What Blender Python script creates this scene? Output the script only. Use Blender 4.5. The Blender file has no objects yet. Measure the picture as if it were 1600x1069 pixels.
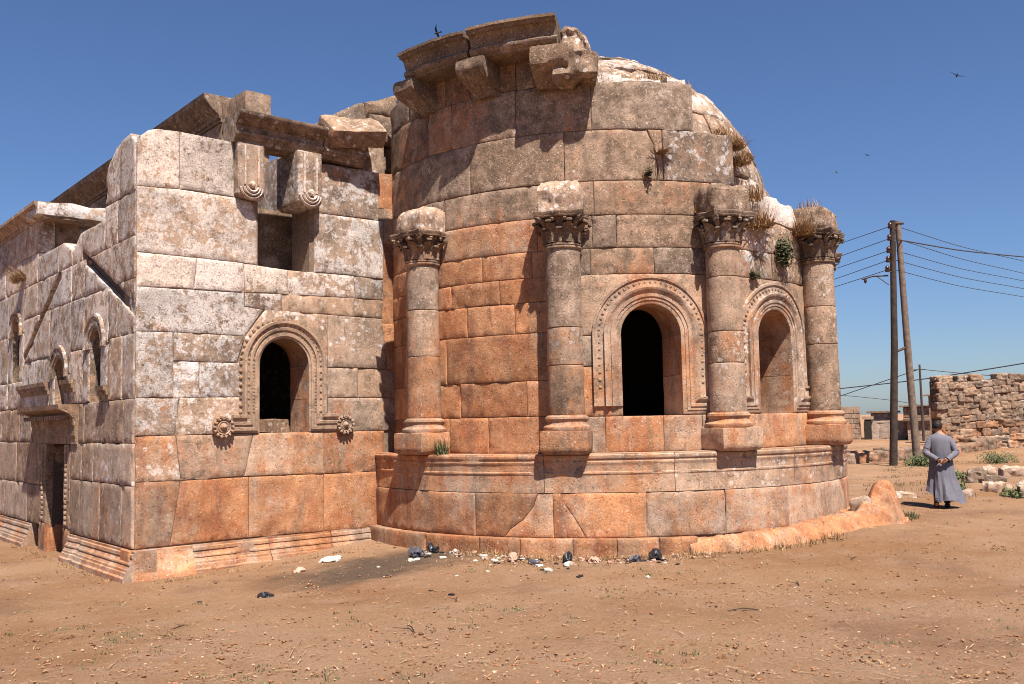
import bpy, bmesh, math, random
import numpy as np
from mathutils import Vector, Matrix, noise as mnoise
from mathutils.geometry import delaunay_2d_cdt
random.seed(7); rng = np.random.default_rng(7)
sc = bpy.context.scene; COL = sc.collection
PI = math.pi; R_ = math.radians

# ------------------------------------------------------------------ camera, sky, sun, exposure
CAM_H = 1.92
cam = bpy.data.cameras.new('camera'); cam.sensor_width = 36; cam.lens = 1453.03/1600*36
cam.clip_start = .1; cam.clip_end = 9000
co = bpy.data.objects.new('camera', cam); COL.objects.link(co)
yaw, pit, rol = R_(40.4541), R_(4.8971), R_(-1.1586)
rt = Vector((math.cos(yaw), -math.sin(yaw), 0))
fw = Vector((math.cos(pit)*math.sin(yaw), math.cos(pit)*math.cos(yaw), math.sin(pit)))
up = rt.cross(fw)
cX = math.cos(rol)*rt + math.sin(rol)*up; cY = -math.sin(rol)*rt + math.cos(rol)*up
M = Matrix((cX, cY, -fw)).transposed().to_4x4(); M.translation = (0, 0, CAM_H); co.matrix_world = M
sc.camera = co
SUN = Vector((.35, 1.0, -1.8)).normalized()          # direction the light travels
elev = math.asin(-SUN.z); azim = math.atan2(-SUN.x, -SUN.y)
w = bpy.data.worlds.new('World'); sc.world = w; w.use_nodes = True
nt = w.node_tree; nt.nodes.clear()
sky = nt.nodes.new('ShaderNodeTexSky'); sky.sky_type = 'NISHITA'; sky.sun_disc = False
sky.sun_elevation = elev; sky.sun_rotation = azim
sky.altitude = 0; sky.air_density = 1.0; sky.dust_density = .5; sky.ozone_density = 5.0
bg = nt.nodes.new('ShaderNodeBackground'); bg.inputs[1].default_value = .051
wo = nt.nodes.new('ShaderNodeOutputWorld')
tint = nt.nodes.new('ShaderNodeVectorMath'); tint.operation = 'MULTIPLY'; tint.inputs[1].default_value = (.745, .825, 1.0)   # clear dry upland air: deeper, slightly violet blue
nt.links.new(sky.outputs[0], tint.inputs[0]); nt.links.new(tint.outputs[0], bg.inputs[0]); nt.links.new(bg.outputs[0], wo.inputs[0])
sd = bpy.data.lights.new('sun', 'SUN'); sd.energy = 5.0; sd.angle = R_(.53); sd.color = (1, .91, .79)
so = bpy.data.objects.new('sun', sd); COL.objects.link(so)
so.rotation_euler = SUN.to_track_quat('-Z', 'Y').to_euler(); so.location = (-8, -30, 40)
sc.view_settings.view_transform = 'Standard'; sc.view_settings.look = 'None'
sc.view_settings.gamma = 1; sc.view_settings.use_curve_mapping = False
sc.view_settings.exposure = 1.15
sc.render.filter_size = 1.0; sc.cycles.pixel_filter_type = 'BLACKMAN_HARRIS'; sc.cycles.filter_width = 1.0

# ------------------------------------------------------------------ materials
class NT:
    def __init__(s, name):
        s.m = bpy.data.materials.new(name); s.m.use_nodes = True; s.t = s.m.node_tree; s.t.nodes.clear()
        s.out = s.n('OutputMaterial'); s.b = s.n('BsdfPrincipled'); s.t.links.new(s.b.outputs[0], s.out.inputs[0])
        s.b.inputs['Specular IOR Level'].default_value = .2
        s.pos = s.n('NewGeometry').outputs['Position']
    def n(s, k): return s.t.nodes.new('ShaderNode'+k)
    def put(s, sock, v):
        if isinstance(v, bpy.types.NodeSocket): s.t.links.new(v, sock)
        elif isinstance(v, (tuple, list)) and len(v) == 3 and sock.type == 'RGBA': sock.default_value = (*v, 1)
        else: sock.default_value = v
    def noise(s, scale, detail=4, rough=.55, vec=None, stretch=None, off=0):
        vec = vec or s.pos
        if stretch or off:
            mp = s.n('Mapping'); s.put(mp.inputs[0], vec); mp.inputs['Scale'].default_value = stretch or (1, 1, 1)
            mp.inputs['Location'].default_value = (off, off*.7, off*.3); vec = mp.outputs[0]
        k = s.n('TexNoise'); s.put(k.inputs['Vector'], vec); k.inputs['Scale'].default_value = scale
        k.inputs['Detail'].default_value = detail; k.inputs['Roughness'].default_value = rough
        return k.outputs[0]
    def voro(s, scale, feature='F1', vec=None):
        k = s.n('TexVoronoi'); s.put(k.inputs['Vector'], vec or s.pos); k.inputs['Scale'].default_value = scale
        return k.outputs['Distance'], k.outputs['Color']
    def mth(s, op, a, b=0., c=0., clamp=False):
        k = s.n('Math'); k.operation = op; k.use_clamp = clamp
        for i, v in enumerate((a, b, c)): s.put(k.inputs[i], v)
        return k.outputs[0]
    def step(s, v, lo, hi):
        k = s.n('MapRange'); k.interpolation_type = 'SMOOTHSTEP'; s.put(k.inputs[0], v); s.put(k.inputs[1], lo); s.put(k.inputs[2], hi)
        return k.outputs[0]
    def mix(s, f, a, b, mode='MIX'):
        k = s.n('Mix'); k.data_type = 'RGBA'; k.blend_type = mode; s.put(k.inputs[0], f); s.put(k.inputs[6], a); s.put(k.inputs[7], b)
        return k.outputs[2]
    def attr(s, name):
        k = s.n('Attribute'); k.attribute_type = 'OBJECT'; k.attribute_name = name; return k.outputs['Fac']
    def bump(s, h, strength, dist, prev=None):
        k = s.n('Bump'); s.put(k.inputs['Height'], h); k.inputs['Strength'].default_value = strength; k.inputs['Distance'].default_value = dist
        if prev: s.put(k.inputs['Normal'], prev)
        return k.outputs[0]
    def fin(s, col, rough=.9, normal=None):
        s.put(s.b.inputs['Base Color'], col); s.put(s.b.inputs['Roughness'], rough)
        if normal: s.put(s.b.inputs['Normal'], normal)
        return s.m

def simple(name, col, rough=.85, var=.25, scale=20):
    k = NT(name); f = k.noise(scale, 4)
    c = k.mix(k.step(f, .3, .7), tuple(x*(1-var) for x in col), tuple(x*(1+var) for x in col))
    return k.fin(c, rough, k.bump(f, .3, .01))

def stone_material():
    k = NT('weathered limestone')
    rust, lich, dark, tone = k.attr('rust'), k.attr('lichen'), k.attr('dark'), k.attr('tone')
    wpos = k.pos; ofs = k.n('VectorMath'); ofs.operation = 'SCALE'; ofs.inputs[0].default_value = (37, 19, 53); k.put(ofs.inputs['Scale'], tone)
    ad = k.n('VectorMath'); ad.operation = 'ADD'; k.put(ad.inputs[0], wpos); k.put(ad.inputs[1], ofs.outputs[0])
    big = k.noise(.9, 5, .6); k.pos = ad.outputs[0]; mid = k.noise(3.2, 6, .62, off=11); mid2 = k.noise(6.5, 6, .65, off=31); fine = k.noise(38, 5, .7, off=5)
    vf = k.noise(120, 3, .7, off=17); streak = k.noise(1.0, 5, .6, stretch=(4.5, 4.5, .8), off=3, vec=wpos)
    base = k.mix(k.step(mid, .3, .7), (.38, .262, .19), (.49, .365, .285))
    # grey brown patina
    gm = k.mth('ADD', k.mth('MULTIPLY', k.mth('SUBTRACT', mid, .5), 1.6), k.mth('ADD', k.mth('MULTIPLY', k.mth('SUBTRACT', streak, .5), .7), dark))
    gm = k.step(gm, .22, .78)
    grey = k.mix(k.step(mid2, .35, .65), (.17, .115, .080), (.315, .222, .165))
    c = k.mix(gm, base, grey)
    # iron staining, in blotches and runs
    rm = k.mth('ADD', k.mth('MULTIPLY', k.mth('SUBTRACT', big, .5), 1.5), k.mth('ADD', k.mth('MULTIPLY', k.mth('SUBTRACT', mid2, .5), .9), rust))
    run = k.noise(1.0, 6, .65, stretch=(3.2, 3.2, .38), off=201, vec=wpos)
    rm = k.mth('ADD', rm, k.mth('MULTIPLY', k.mth('SUBTRACT', run, .5), 1.2))
    rm2 = k.step(rm, .22, .78)
    deep = k.mix(k.step(k.noise(2.1, 5, .6, off=51), .35, .68), (.46, .226, .108), (.34, .122, .048))
    deep = k.mix(k.step(streak, .52, .72), deep, (.25, .095, .05))
    c = k.mix(k.mth('MULTIPLY', rm2, .9), c, deep)
    gr = k.mth('MULTIPLY', k.step(k.noise(1.0, 6, .65, stretch=(2.6, 2.6, .5), off=231, vec=wpos), .54, .68), .5); c = k.mix(gr, c, (.20, .145, .108))
    soot = k.mth('MULTIPLY', k.step(k.noise(1.6, 5, .7, off=77), .60, .74), .55)
    c = k.mix(soot, c, (.16, .115, .09))
    # dark crust with a crisp edge, and paler scoured patches
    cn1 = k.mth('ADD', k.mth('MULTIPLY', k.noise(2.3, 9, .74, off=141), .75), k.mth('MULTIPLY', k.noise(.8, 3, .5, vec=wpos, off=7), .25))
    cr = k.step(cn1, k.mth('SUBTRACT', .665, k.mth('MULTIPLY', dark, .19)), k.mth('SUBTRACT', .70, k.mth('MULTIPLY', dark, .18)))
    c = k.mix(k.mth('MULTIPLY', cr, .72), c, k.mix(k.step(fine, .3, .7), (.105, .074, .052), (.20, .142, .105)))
    sc = k.mth('MULTIPLY', k.step(k.noise(2.9, 8, .72, off=161), .57, .62), .45)
    c = k.mix(sc, c, k.mix(k.step(rust, .2, .6), (.46, .36, .29), (.55, .31, .185)))
    # pale crustose lichen
    wn = k.mth('ADD', k.mth('MULTIPLY', k.noise(4.2, 8, .72, off=23), .65), k.mth('MULTIPLY', k.noise(15, 5, .7, off=9), .35))
    wl = k.step(wn, k.mth('SUBTRACT', .69, k.mth('MULTIPLY', lich, .26)), k.mth('SUBTRACT', .73, k.mth('MULTIPLY', lich, .25)))
    pale = k.mix(k.step(fine, .35, .65), (.49, .43, .40), (.65, .595, .58))
    c = k.mix(k.mth('MULTIPLY', wl, .85), c, pale)
    vd, vc = k.voro(5.5); vd2, _ = k.voro(17)
    spots = k.mth('MULTIPLY', k.step(k.mth('ADD', vd, k.mth('MULTIPLY', mid2, .35)), .40, .34), k.step(lich, .25, .6))
    c = k.mix(k.mth('MULTIPLY', spots, .8), c, pale)
    # ochre and black lichen flecks
    oc = k.mth('MULTIPLY', k.step(k.noise(13, 7, .8, off=41), .565, .63), k.mth('ADD', k.mth('MULTIPLY', lich, .65), k.mth('MULTIPLY', dark, .35)))
    c = k.mix(k.mth('MULTIPLY', oc, .8), c, (.20, .138, .078))
    bl = k.mth('MULTIPLY', k.step(k.mth('ADD', k.mth('MULTIPLY', k.noise(26, 5, .8, off=63), .7), k.mth('MULTIPLY', mid, .3)), .555, .60), k.mth('ADD', .18, k.mth('MULTIPLY', k.mth('ADD', dark, lich), .36)))
    c = k.mix(bl, c, (.085, .066, .055))
    ws = k.mth('MULTIPLY', k.step(k.noise(32, 4, .6, off=71), .605, .655), .65)
    c = k.mix(ws, c, (.55, .47, .42))
    mot = k.mth('ADD', k.mth('MULTIPLY', k.noise(4.5, 7, .7, off=121), .6), k.mth('MULTIPLY', k.noise(1.1, 4, .6, off=131), .4))
    tn = k.mth('ADD', k.mth('ADD', k.mth('MULTIPLY', k.step(mot, .34, .66), .42), k.mth('MULTIPLY', tone, .32)), k.mth('ADD', k.mth('MULTIPLY', fine, .5), k.mth('MULTIPLY', vf, .36)))
    hue = k.mth('FRACT', k.mth('MULTIPLY', tone, 7.31)); c = k.mix(.55, c, k.mix(hue, (1.10, .97, .84), (.93, 1.0, 1.08)), 'MULTIPLY');
    pk = k.mth('ADD', k.mth('MULTIPLY', k.step(k.noise(42, 4, .7, off=101), .56, .68), .35), k.mth('MULTIPLY', k.step(k.noise(21, 5, .7, off=111), .585, .64), .5)); tn = k.mth('MULTIPLY', tn, k.mth('SUBTRACT', 1.04, pk))
    vm = k.n('VectorMath'); vm.operation = 'SCALE'; k.put(vm.inputs[0], c); k.put(vm.inputs['Scale'], tn); c = vm.outputs[0]
    pit = k.step(vd2, .0, .28)
    h = k.mth('ADD', k.mth('MULTIPLY', fine, .6), k.mth('ADD', k.mth('MULTIPLY', vf, .35), k.mth('MULTIPLY', mid2, 1.1)))
    pm = k.mth('MULTIPLY', k.mth('SUBTRACT', 1., pit), k.step(k.noise(7, 3, .5, off=91), .5, .62))
    h = k.mth('SUBTRACT', h, k.mth('MULTIPLY', pm, .8))
    return k.fin(c, .92, k.bump(h, .6, .022))

def ground_material():
    k = NT('red earth')
    big = k.noise(.35, 5, .6); mid = k.noise(1.7, 6, .65, off=7); fine = k.noise(22, 6, .75, off=3); vf = k.noise(110, 3, .7)
    c = k.mix(k.step(big, .35, .65), (.25, .130, .064), (.315, .185, .104))
    c = k.mix(k.mth('MULTIPLY', k.step(mid, .45, .7), .6), c, (.33, .21, .14))
    c = k.mix(k.mth('MULTIPLY', k.step(k.noise(.22, 4, .55, off=83), .48, .62), .35), c, (.36, .235, .155))
    c = k.mix(k.mth('MULTIPLY', k.step(fine, .55, .72), .5), c, (.37, .25, .17))
    c = k.mix(k.mth('MULTIPLY', k.step(k.noise(60, 4, .8, off=8), .58, .68), .6), c, (.10, .05, .03))
    c = k.mix(k.mth('MULTIPLY', k.step(k.noise(.55, 7, .7, off=57), .5, .68), .55), c, (.17, .092, .055))
    c = k.mix(k.mth('MULTIPLY', k.step(k.noise(9, 6, .8, off=67), .55, .66), .5), c, (.33, .23, .15))
    g = k.mth('MULTIPLY', k.step(k.noise(.8, 6, .7, off=19), .56, .68), k.step(k.noise(30, 4, .7, off=29), .48, .6))
    c = k.mix(k.mth('MULTIPLY', g, .45), c, (.115, .095, .048))
    # ash of old fires in the corner by the apse
    vm = k.n('VectorMath'); vm.operation = 'DISTANCE'; mp = k.n('Mapping'); k.put(mp.inputs[0], k.pos)
    mp.inputs['Scale'].default_value = (.62, 1.1, 0); k.put(vm.inputs[0], mp.outputs[0]); vm.inputs[1].default_value = (7.3*.62, 11.35*1.1, 0)
    ash = k.mth('ADD', vm.outputs['Value'], k.mth('MULTIPLY', k.mth('SUBTRACT', mid, .5), 1.8))
    am = k.mth('MULTIPLY', k.step(ash, 1.35, .4), k.step(fine, .25, .5))
    c = k.mix(k.mth('MULTIPLY', am, .9), c, (.075, .055, .042))
    vm2 = k.n('VectorMath'); vm2.operation = 'SCALE'; k.put(vm2.inputs[0], c); gs = k.mth('MULTIPLY', k.step(k.noise(45, 3, .6, off=93), .60, .66), .45); gd = k.mth('MULTIPLY', k.step(k.noise(38, 4, .7, off=97), .58, .66), .5)
    k.put(vm2.inputs['Scale'], k.mth('ADD', k.mth('ADD', .52, k.mth('MULTIPLY', vf, .5)), k.mth('SUBTRACT', k.mth('ADD', k.mth('MULTIPLY', fine, .5), gs), gd)))
    h = k.mth('ADD', k.mth('MULTIPLY', fine, 1.), k.mth('MULTIPLY', vf, .4))
    return k.fin(vm2.outputs[0], .97, k.bump(h, 1.0, .05))

STONE = stone_material(); EARTH = ground_material()
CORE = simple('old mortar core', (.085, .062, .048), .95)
MORTAR = simple('lime mortar', (.17, .12, .088), .95)
DRY = simple('dry grass', (.27, .165, .085), .8, .35, 9)
STRAW = simple('straw', (.36, .245, .135), .8, .3, 12)
GREEN = simple('dusty green leaf', (.085, .098, .042), .7, .4, 8)
OLIVE = simple('dark caper leaf', (.05, .056, .024), .7, .4, 8)
WOOD = simple('creosoted pole', (.045, .032, .026), .85, .3, 6)
WOODP = simple('weathered pale pole', (.15, .112, .09), .85, .25, 6)
METAL = simple('rusty iron', (.06, .045, .04), .6)
CERAM = simple('brown insulator glaze', (.05, .025, .02), .3)
WIRE = simple('wire', (.045, .045, .05), .5)
BIRD = simple('black plumage', (.02, .02, .022), .6)
BAGB = simple('black plastic', (.02, .019, .024), .3, .3, 15)
BAGG = simple('grey plastic', (.065, .062, .075), .4, .3, 15)
PAPER = simple('white scrap', (.43, .41, .36), .8, .1, 15)
RAG = simple('pink scrap', (.38, .24, .18), .9, .2, 15)
DUNG = simple('dung', (.045, .03, .02), .9, .4, 40)
VOID = simple('dark doorway fill', (.03, .025, .02), .9)  # near-black colour standing for unlit depth in the side doorway
CLOTH = simple('grey blue cotton', (.125, .123, .156), .9, .07, 14)
SKIN = simple('tanned skin', (.30, .155, .095), .6, .1, 20)
HAIR = simple('black hair', (.014, .011, .01), .6, .3, 60)
SHOE = simple('dark leather', (.022, .016, .014), .5)
TROUS = simple('dark trousers', (.03, .027, .03), .9)

# ------------------------------------------------------------------ object helpers
def props(o, label=None, cat=None, group=None, kind=None, **kw):
    if label: o['label'] = label
    if cat: o['category'] = cat
    if group: o['group'] = group
    if kind: o['kind'] = kind
    for k, v in kw.items(): o[k] = float(v)
    return o
def empty(name, loc, parent=None):
    o = bpy.data.objects.new(name, None); COL.objects.link(o); o.empty_display_size = .3
    if parent is None: o.location = loc
    else: o.parent = parent
    return o
def origin(o):
    v = Vector((0, 0, 0))
    while o is not None: v += o.location; o = o.parent
    return v
def mesh(name, V, F, mat, parent=None, smooth=True, local=False, sharp=38, **kw):
    V = np.asarray(V, float).reshape(-1, 3)
    if parent is not None and not local: V = V - np.array(origin(parent))
    me = bpy.data.meshes.new(name); me.from_pydata(V.tolist(), [], [list(map(int, f)) for f in F])
    me.update()
    for m in (mat if isinstance(mat, list) else [mat]): me.materials.append(m)
    if smooth is True: me.polygons.foreach_set('use_smooth', [True]*len(me.polygons))
    elif smooth is not False: me.polygons.foreach_set('use_smooth', list(map(bool, smooth)))
    if smooth is not False and sharp: me.set_sharp_from_angle(angle=R_(sharp))
    o = bpy.data.objects.new(name, me); COL.objects.link(o)
    if parent is not None: o.parent = parent
    props(o, **kw); return o
def look(rust=.2, lichen=.2, dark=.3, tone=None):
    j = lambda s: random.uniform(-s, s)
    return dict(rust=rust+j(.13), lichen=max(0, lichen+j(.15)), dark=dark+j(.2), tone=random.random() if tone is None else tone)
def fbm(P, s, o=0, oct=3):
    out = np.zeros(len(P)); a = 1.
    for k in range(oct):
        f = s*2**k
        out += a*np.array([mnoise.noise((p[0]*f+o, p[1]*f+o*1.7, p[2]*f-o)) for p in P]); a *= .5
    return out
class MB:
    """collects several shapes into one mesh"""
    def __init__(s): s.V = []; s.F = []; s.S = []; s.n = 0
    def add(s, V, F, smooth=True):
        V = np.asarray(V, float).reshape(-1, 3); s.V.append(V)
        s.F += [[i+s.n for i in f] for f in F]; s.S += [smooth]*len(F); s.n += len(V); return s
    def build(s, name, mat, parent=None, **kw): return mesh(name, np.vstack(s.V), s.F, mat, parent, smooth=s.S, **kw)
def box_vf(x0, x1, y0, y1, z0, z1):
    V = [(x, y, z) for x in (x0, x1) for y in (y0, y1) for z in (z0, z1)]
    return V, [(0, 1, 3, 2), (4, 6, 7, 5), (0, 4, 5, 1), (2, 3, 7, 6), (0, 2, 6, 4), (1, 5, 7, 3)]
def rough_box_vf(size, n=5, rnd=.04, amp=.02, freq=3., seed=0, taper=1.):
    """box of stone with worn edges; centred on its base centre"""
    h = np.array(size)/2; V = {}; F = []; P = []
    def idx(a):
        k = tuple(np.round(a, 5))
        if k not in V: V[k] = len(P); P.append(a)
        return V[k]
    ns = [max(2, int(round(n*s/max(size)))) for s in size]
    for ax in range(3):
        b, c = (ax+1) % 3, (ax+2) % 3
        for sg in (-1, 1):
            for i in range(ns[b]):
                for j in range(ns[c]):
                    q = []
                    for di, dj in ((0, 0), (1, 0), (1, 1), (0, 1)):
                        a = np.zeros(3); a[ax] = sg; a[b] = -1+2*(i+di)/ns[b]; a[c] = -1+2*(j+dj)/ns[c]; q.append(idx(a))
                    F.append(q if sg > 0 else q[::-1])
    P = np.array(P)*h; r = min(rnd, min(h)*.9); I = np.clip(P, -(h-r), h-r); D = P-I
    L = np.linalg.norm(D, axis=1, keepdims=True); D = np.where(L > 0, D/np.maximum(L, 1e-9), 0); P = I+D*r
    nz = fbm(P, freq, seed*3.7)
    P = P+np.where(L > 0, D, 0)*(nz*amp)[:, None]
    t = 1+(taper-1)*(P[:, 2]/size[2]+.5); P[:, 0] *= t; P[:, 1] *= t
    P[:, 2] += h[2]
    return P, F
def rot_z(P, a):
    c, s = math.cos(a), math.sin(a); P = np.asarray(P); return np.stack([P[:, 0]*c-P[:, 1]*s, P[:, 0]*s+P[:, 1]*c, P[:, 2]], 1)
def rough_box(name, parent, loc, size, rz=0, mat=None, att=None, **kw):
    P, F = rough_box_vf(size, **kw); P = rot_z(P, rz)+np.array(loc)
    return mesh(name, P, F, mat or STONE, parent, **(att or {}))
def lathe_vf(prof, n=28, cap=True, jit=0, seed=0):
    V = []; F = []
    for r, z in prof:
        for i in range(n):
            a = 2*PI*i/n; V.append((r*math.cos(a), r*math.sin(a), z))
    for j in range(len(prof)-1):
        for i in range(n): F.append((j*n+i, j*n+(i+1) % n, (j+1)*n+(i+1) % n, (j+1)*n+i))
    if cap: F.append(list(range(n))[::-1]); F.append([(len(prof)-1)*n+i for i in range(n)])
    V = np.array(V)
    if jit:
        d = fbm(V, 4, seed, 3)*jit; rr = np.maximum(np.hypot(V[:, 0], V[:, 1]), 1e-6)
        V[:, 0] *= 1+d/rr; V[:, 1] *= 1+d/rr
    return V, F
def tube_vf(pts, rad, n=6):
    pts = [Vector(p) for p in pts]; V = []; F = []
    rad = rad if isinstance(rad, (list, tuple)) else [rad]*len(pts)
    for i, p in enumerate(pts):
        d = (pts[min(i+1, len(pts)-1)]-pts[max(i-1, 0)]).normalized()
        a = d.cross(Vector((0, 0, 1)) if abs(d.z) < .9 else Vector((1, 0, 0))).normalized(); b = d.cross(a)
        for k in range(n): V.append(p+(a*math.cos(2*PI*k/n)+b*math.sin(2*PI*k/n))*rad[i])
    for i in range(len(pts)-1):
        for k in range(n): F.append((i*n+k, i*n+(k+1) % n, (i+1)*n+(k+1) % n, (i+1)*n+k))
    F.append(list(range(n))[::-1]); F.append([(len(pts)-1)*n+k for k in range(n)])
    return V, F

# ------------------------------------------------------------------ masonry
CX, CY, RA, RP, YF, XL = 12.773, 12.471, 4.05, 4.415, 13.568, 4.48
def m_front(u, v, d, y=YF): return np.stack([u, y-d, v], -1)
def m_left(u, v, d): return np.stack([XL-d, u, v], -1)
def m_cyl(R):
    def f(u, v, d):
        a = u/R; r = R+d
        return np.stack([CX+r*np.sin(a), CY-r*np.cos(a), v+0*a], -1)
    return f
def seg_dist(P, A, B):
    out = np.full(len(P), 9.)
    for a, b in zip(A, B):
        ab = b-a; t = np.clip(((P-a)@ab)/max(ab@ab, 1e-12), 0, 1)
        out = np.minimum(out, np.linalg.norm(P-(a+t[:, None]*ab), axis=1))
    return out
def inside(P, A, B):
    r = np.zeros(len(P), bool)
    for a, b in zip(A, B):
        c = (a[1] > P[:, 1]) != (b[1] > P[:, 1])
        with np.errstate(divide='ignore', invalid='ignore'):
            x = (b[0]-a[0])*(P[:, 1]-a[1])/(b[1]-a[1])+a[0]
        r ^= c & (P[:, 0] < x)
    return r
def block(name, parent, poly, mp, flip=False, thick=.28, step=.075, prof=None, gap=.0025, rnd=.009, amp=.006, chip=1., proud=None, att=None, mat=None, vl=None):
    """one ashlar: outline with worn, chipped edges, slightly uneven face, sides going back into the wall"""
    poly = np.array(poly, float)
    ar = .5*np.sum(poly[:, 0]*np.roll(poly[:, 1], -1)-np.roll(poly[:, 0], -1)*poly[:, 1])
    if ar < 0: poly = poly[::-1]
    if proud is None: proud = random.uniform(-.004, .005)
    O = []; n = len(poly); st = step*.85
    N = []
    for i in range(n):
        a, b, pr = poly[i], poly[(i+1) % n], poly[i-1]
        e = b-a; L = np.linalg.norm(e); e /= max(L, 1e-9); nrm = np.array([-e[1], e[0]])
        e0 = a-pr; e0 /= max(np.linalg.norm(e0), 1e-9); n0 = np.array([-e0[1], e0[0]])
        bis = nrm+n0; bis /= max(.35, bis@nrm)
        O.append(a); N.append(bis)
        k = max(1, int(round(L/(st if vl is None or abs(e[1]) < .5 else .02))))
        for j in range(1, k): O.append(a+e*L*j/k); N.append(nrm)
    O = np.array(O); N = np.array(N); sd_ = random.uniform(0, 90)
    nz = np.array([mnoise.noise((p[0]*3.1+sd_, p[1]*3.1, sd_)) for p in O]); nz2 = np.array([mnoise.noise((p[0]*11+sd_, p[1]*11, 3.)) for p in O])
    ins = gap+np.maximum(0, nz2-.1)*.010*chip+np.maximum(0, nz-.40)*.045*chip
    O1 = O+N*ins[:, None]; A, B = O1, np.roll(O1, -1, 0)
    O2 = O1+N*rnd
    ok = inside(O2, A, B)
    lo, hi = O1.min(0), O1.max(0)
    gv = np.arange(lo[1]+step*.5, hi[1], step) if vl is None else np.array([v for v in vl if lo[1]+.01 < v < hi[1]-.01])
    gx, gy = np.meshgrid(np.arange(lo[0]+step*.5, hi[0], step), gv)
    G = np.stack([gx.ravel(), gy.ravel()], 1); G += (rng.random(G.shape)-.5)*step*.5*(1 if vl is None else np.array([.3, .03]))
    if len(G):
        G = G[inside(G, A, B)]
        if len(G): G = G[seg_dist(G, A, B) > rnd+(step*.35 if vl is None else .004)]
    O2 = O2[ok]
    if len(O2): O2 = O2[seg_dist(O2, A, B) > rnd*.6]
    P = np.vstack([O1, O2, G]) if len(G) else np.vstack([O1, O2])
    m = len(O1)
    vs, es, fs, _, _, _ = delaunay_2d_cdt([Vector(p) for p in P], [(i, (i+1) % m) for i in range(m)], [], 1, 1e-6)
    V2 = np.array([(v.x, v.y) for v in vs]); D = seg_dist(V2, A, B)
    q = np.clip(D/rnd, 0, 1); P3 = np.column_stack([V2, np.full(len(V2), sd_)])
    dep = proud-.75*rnd*(1-q)**2+amp*fbm(P3, 1.6, 0, 2)+.25*amp*fbm(P3, 9, 4, 1)
    # broken corners and spalls
    for _ in range(int(chip*random.choice((0, 1, 1, 2, 3)))):
        c0 = O1[random.randrange(m)]; rr = random.uniform(.05, .16)
        dd = np.linalg.norm(V2-c0, axis=1)/rr
        dep -= np.maximum(0, 1-dd)*rr*.45
    if chip < 2: dep = np.maximum(dep, -.017)
    if prof is not None: dep = dep+prof(V2[:, 1])
    F = [list(f) for f in fs]; cnt = {}
    for f in F:
        for i in range(3):
            e = (f[i], f[(i+1) % 3]); cnt[e] = 1
    bnd = [e for e in cnt if (e[1], e[0]) not in cnt]
    idx = {}; bv = []
    for e in bnd:
        for v in e:
            if v not in idx: idx[v] = len(V2)+len(bv); bv.append(v)
    U = np.concatenate([V2[:, 0], V2[bv, 0]]); W = np.concatenate([V2[:, 1], V2[bv, 1]])
    DD = np.concatenate([dep, np.full(len(bv), -thick)])
    near = D < rnd*.5
    sm = [not near[f].any() for f in F]
    for a, b in bnd: F.append([b, a, idx[a], idx[b]]); sm.append(False)
    if flip: F = [f[::-1] for f in F]
    return mesh(name, mp(U, W, DD), F, mat or STONE, parent, smooth=sm, sharp=0 if vl is None else 22, **(att or look()))
def grid_block(name, parent, u0, u1, vl, mp, prof, flip=False, thick=.3, step=.06, gap=.005, amp=.005, att=None, proud=0.):
    """moulded stone: rows follow the profile so that its fillets stay crisp"""
    n = max(3, int((u1-u0)/step)); sd_ = random.uniform(0, 50); us = np.linspace(u0+gap, u1-gap, n); vl = np.sort(np.array(vl))
    U, W = np.meshgrid(us, vl); D = prof(W)+proud
    er = np.array([max(0, mnoise.noise((u*5+sd_, 1, sd_))-.25)*.05+mnoise.noise((u*2+sd_, 3, 1))*.006 for u in us])
    spall = np.array([max(0, mnoise.noise((u*1.7+sd_, 9, sd_))-.42)*.25 for u in us])
    D = D-er[None, :]*(D > 0)-np.minimum(spall[None, :], np.maximum(D-.01, 0))
    D = D+amp*np.array([[mnoise.noise((u*3, v*9, sd_)) for u in us] for v in vl])
    m = len(vl); UU = list(U.ravel()); WW = list(W.ravel()); DD = list(D.ravel())
    F = [[j*n+i, j*n+i+1, (j+1)*n+i+1, (j+1)*n+i] for j in range(m-1) for i in range(n-1)]; sm = [True]*len(F)
    rim = list(range(n))+[j*n+n-1 for j in range(1, m)]+[(m-1)*n+i for i in range(n-2, -1, -1)]+[j*n for j in range(m-2, 0, -1)]
    k = len(UU); UU += [UU[i] for i in rim]; WW += [WW[i] for i in rim]; DD += [-thick]*len(rim)
    for i in range(len(rim)): q = (i+1) % len(rim); F.append([rim[q], rim[i], k+i, k+q]); sm.append(False)
    if flip: F = [f[::-1] for f in F]
    return mesh(name, mp(np.array(UU), np.array(WW), np.array(DD)), F, STONE, parent, smooth=sm, sharp=24, **(att or look()))
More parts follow.
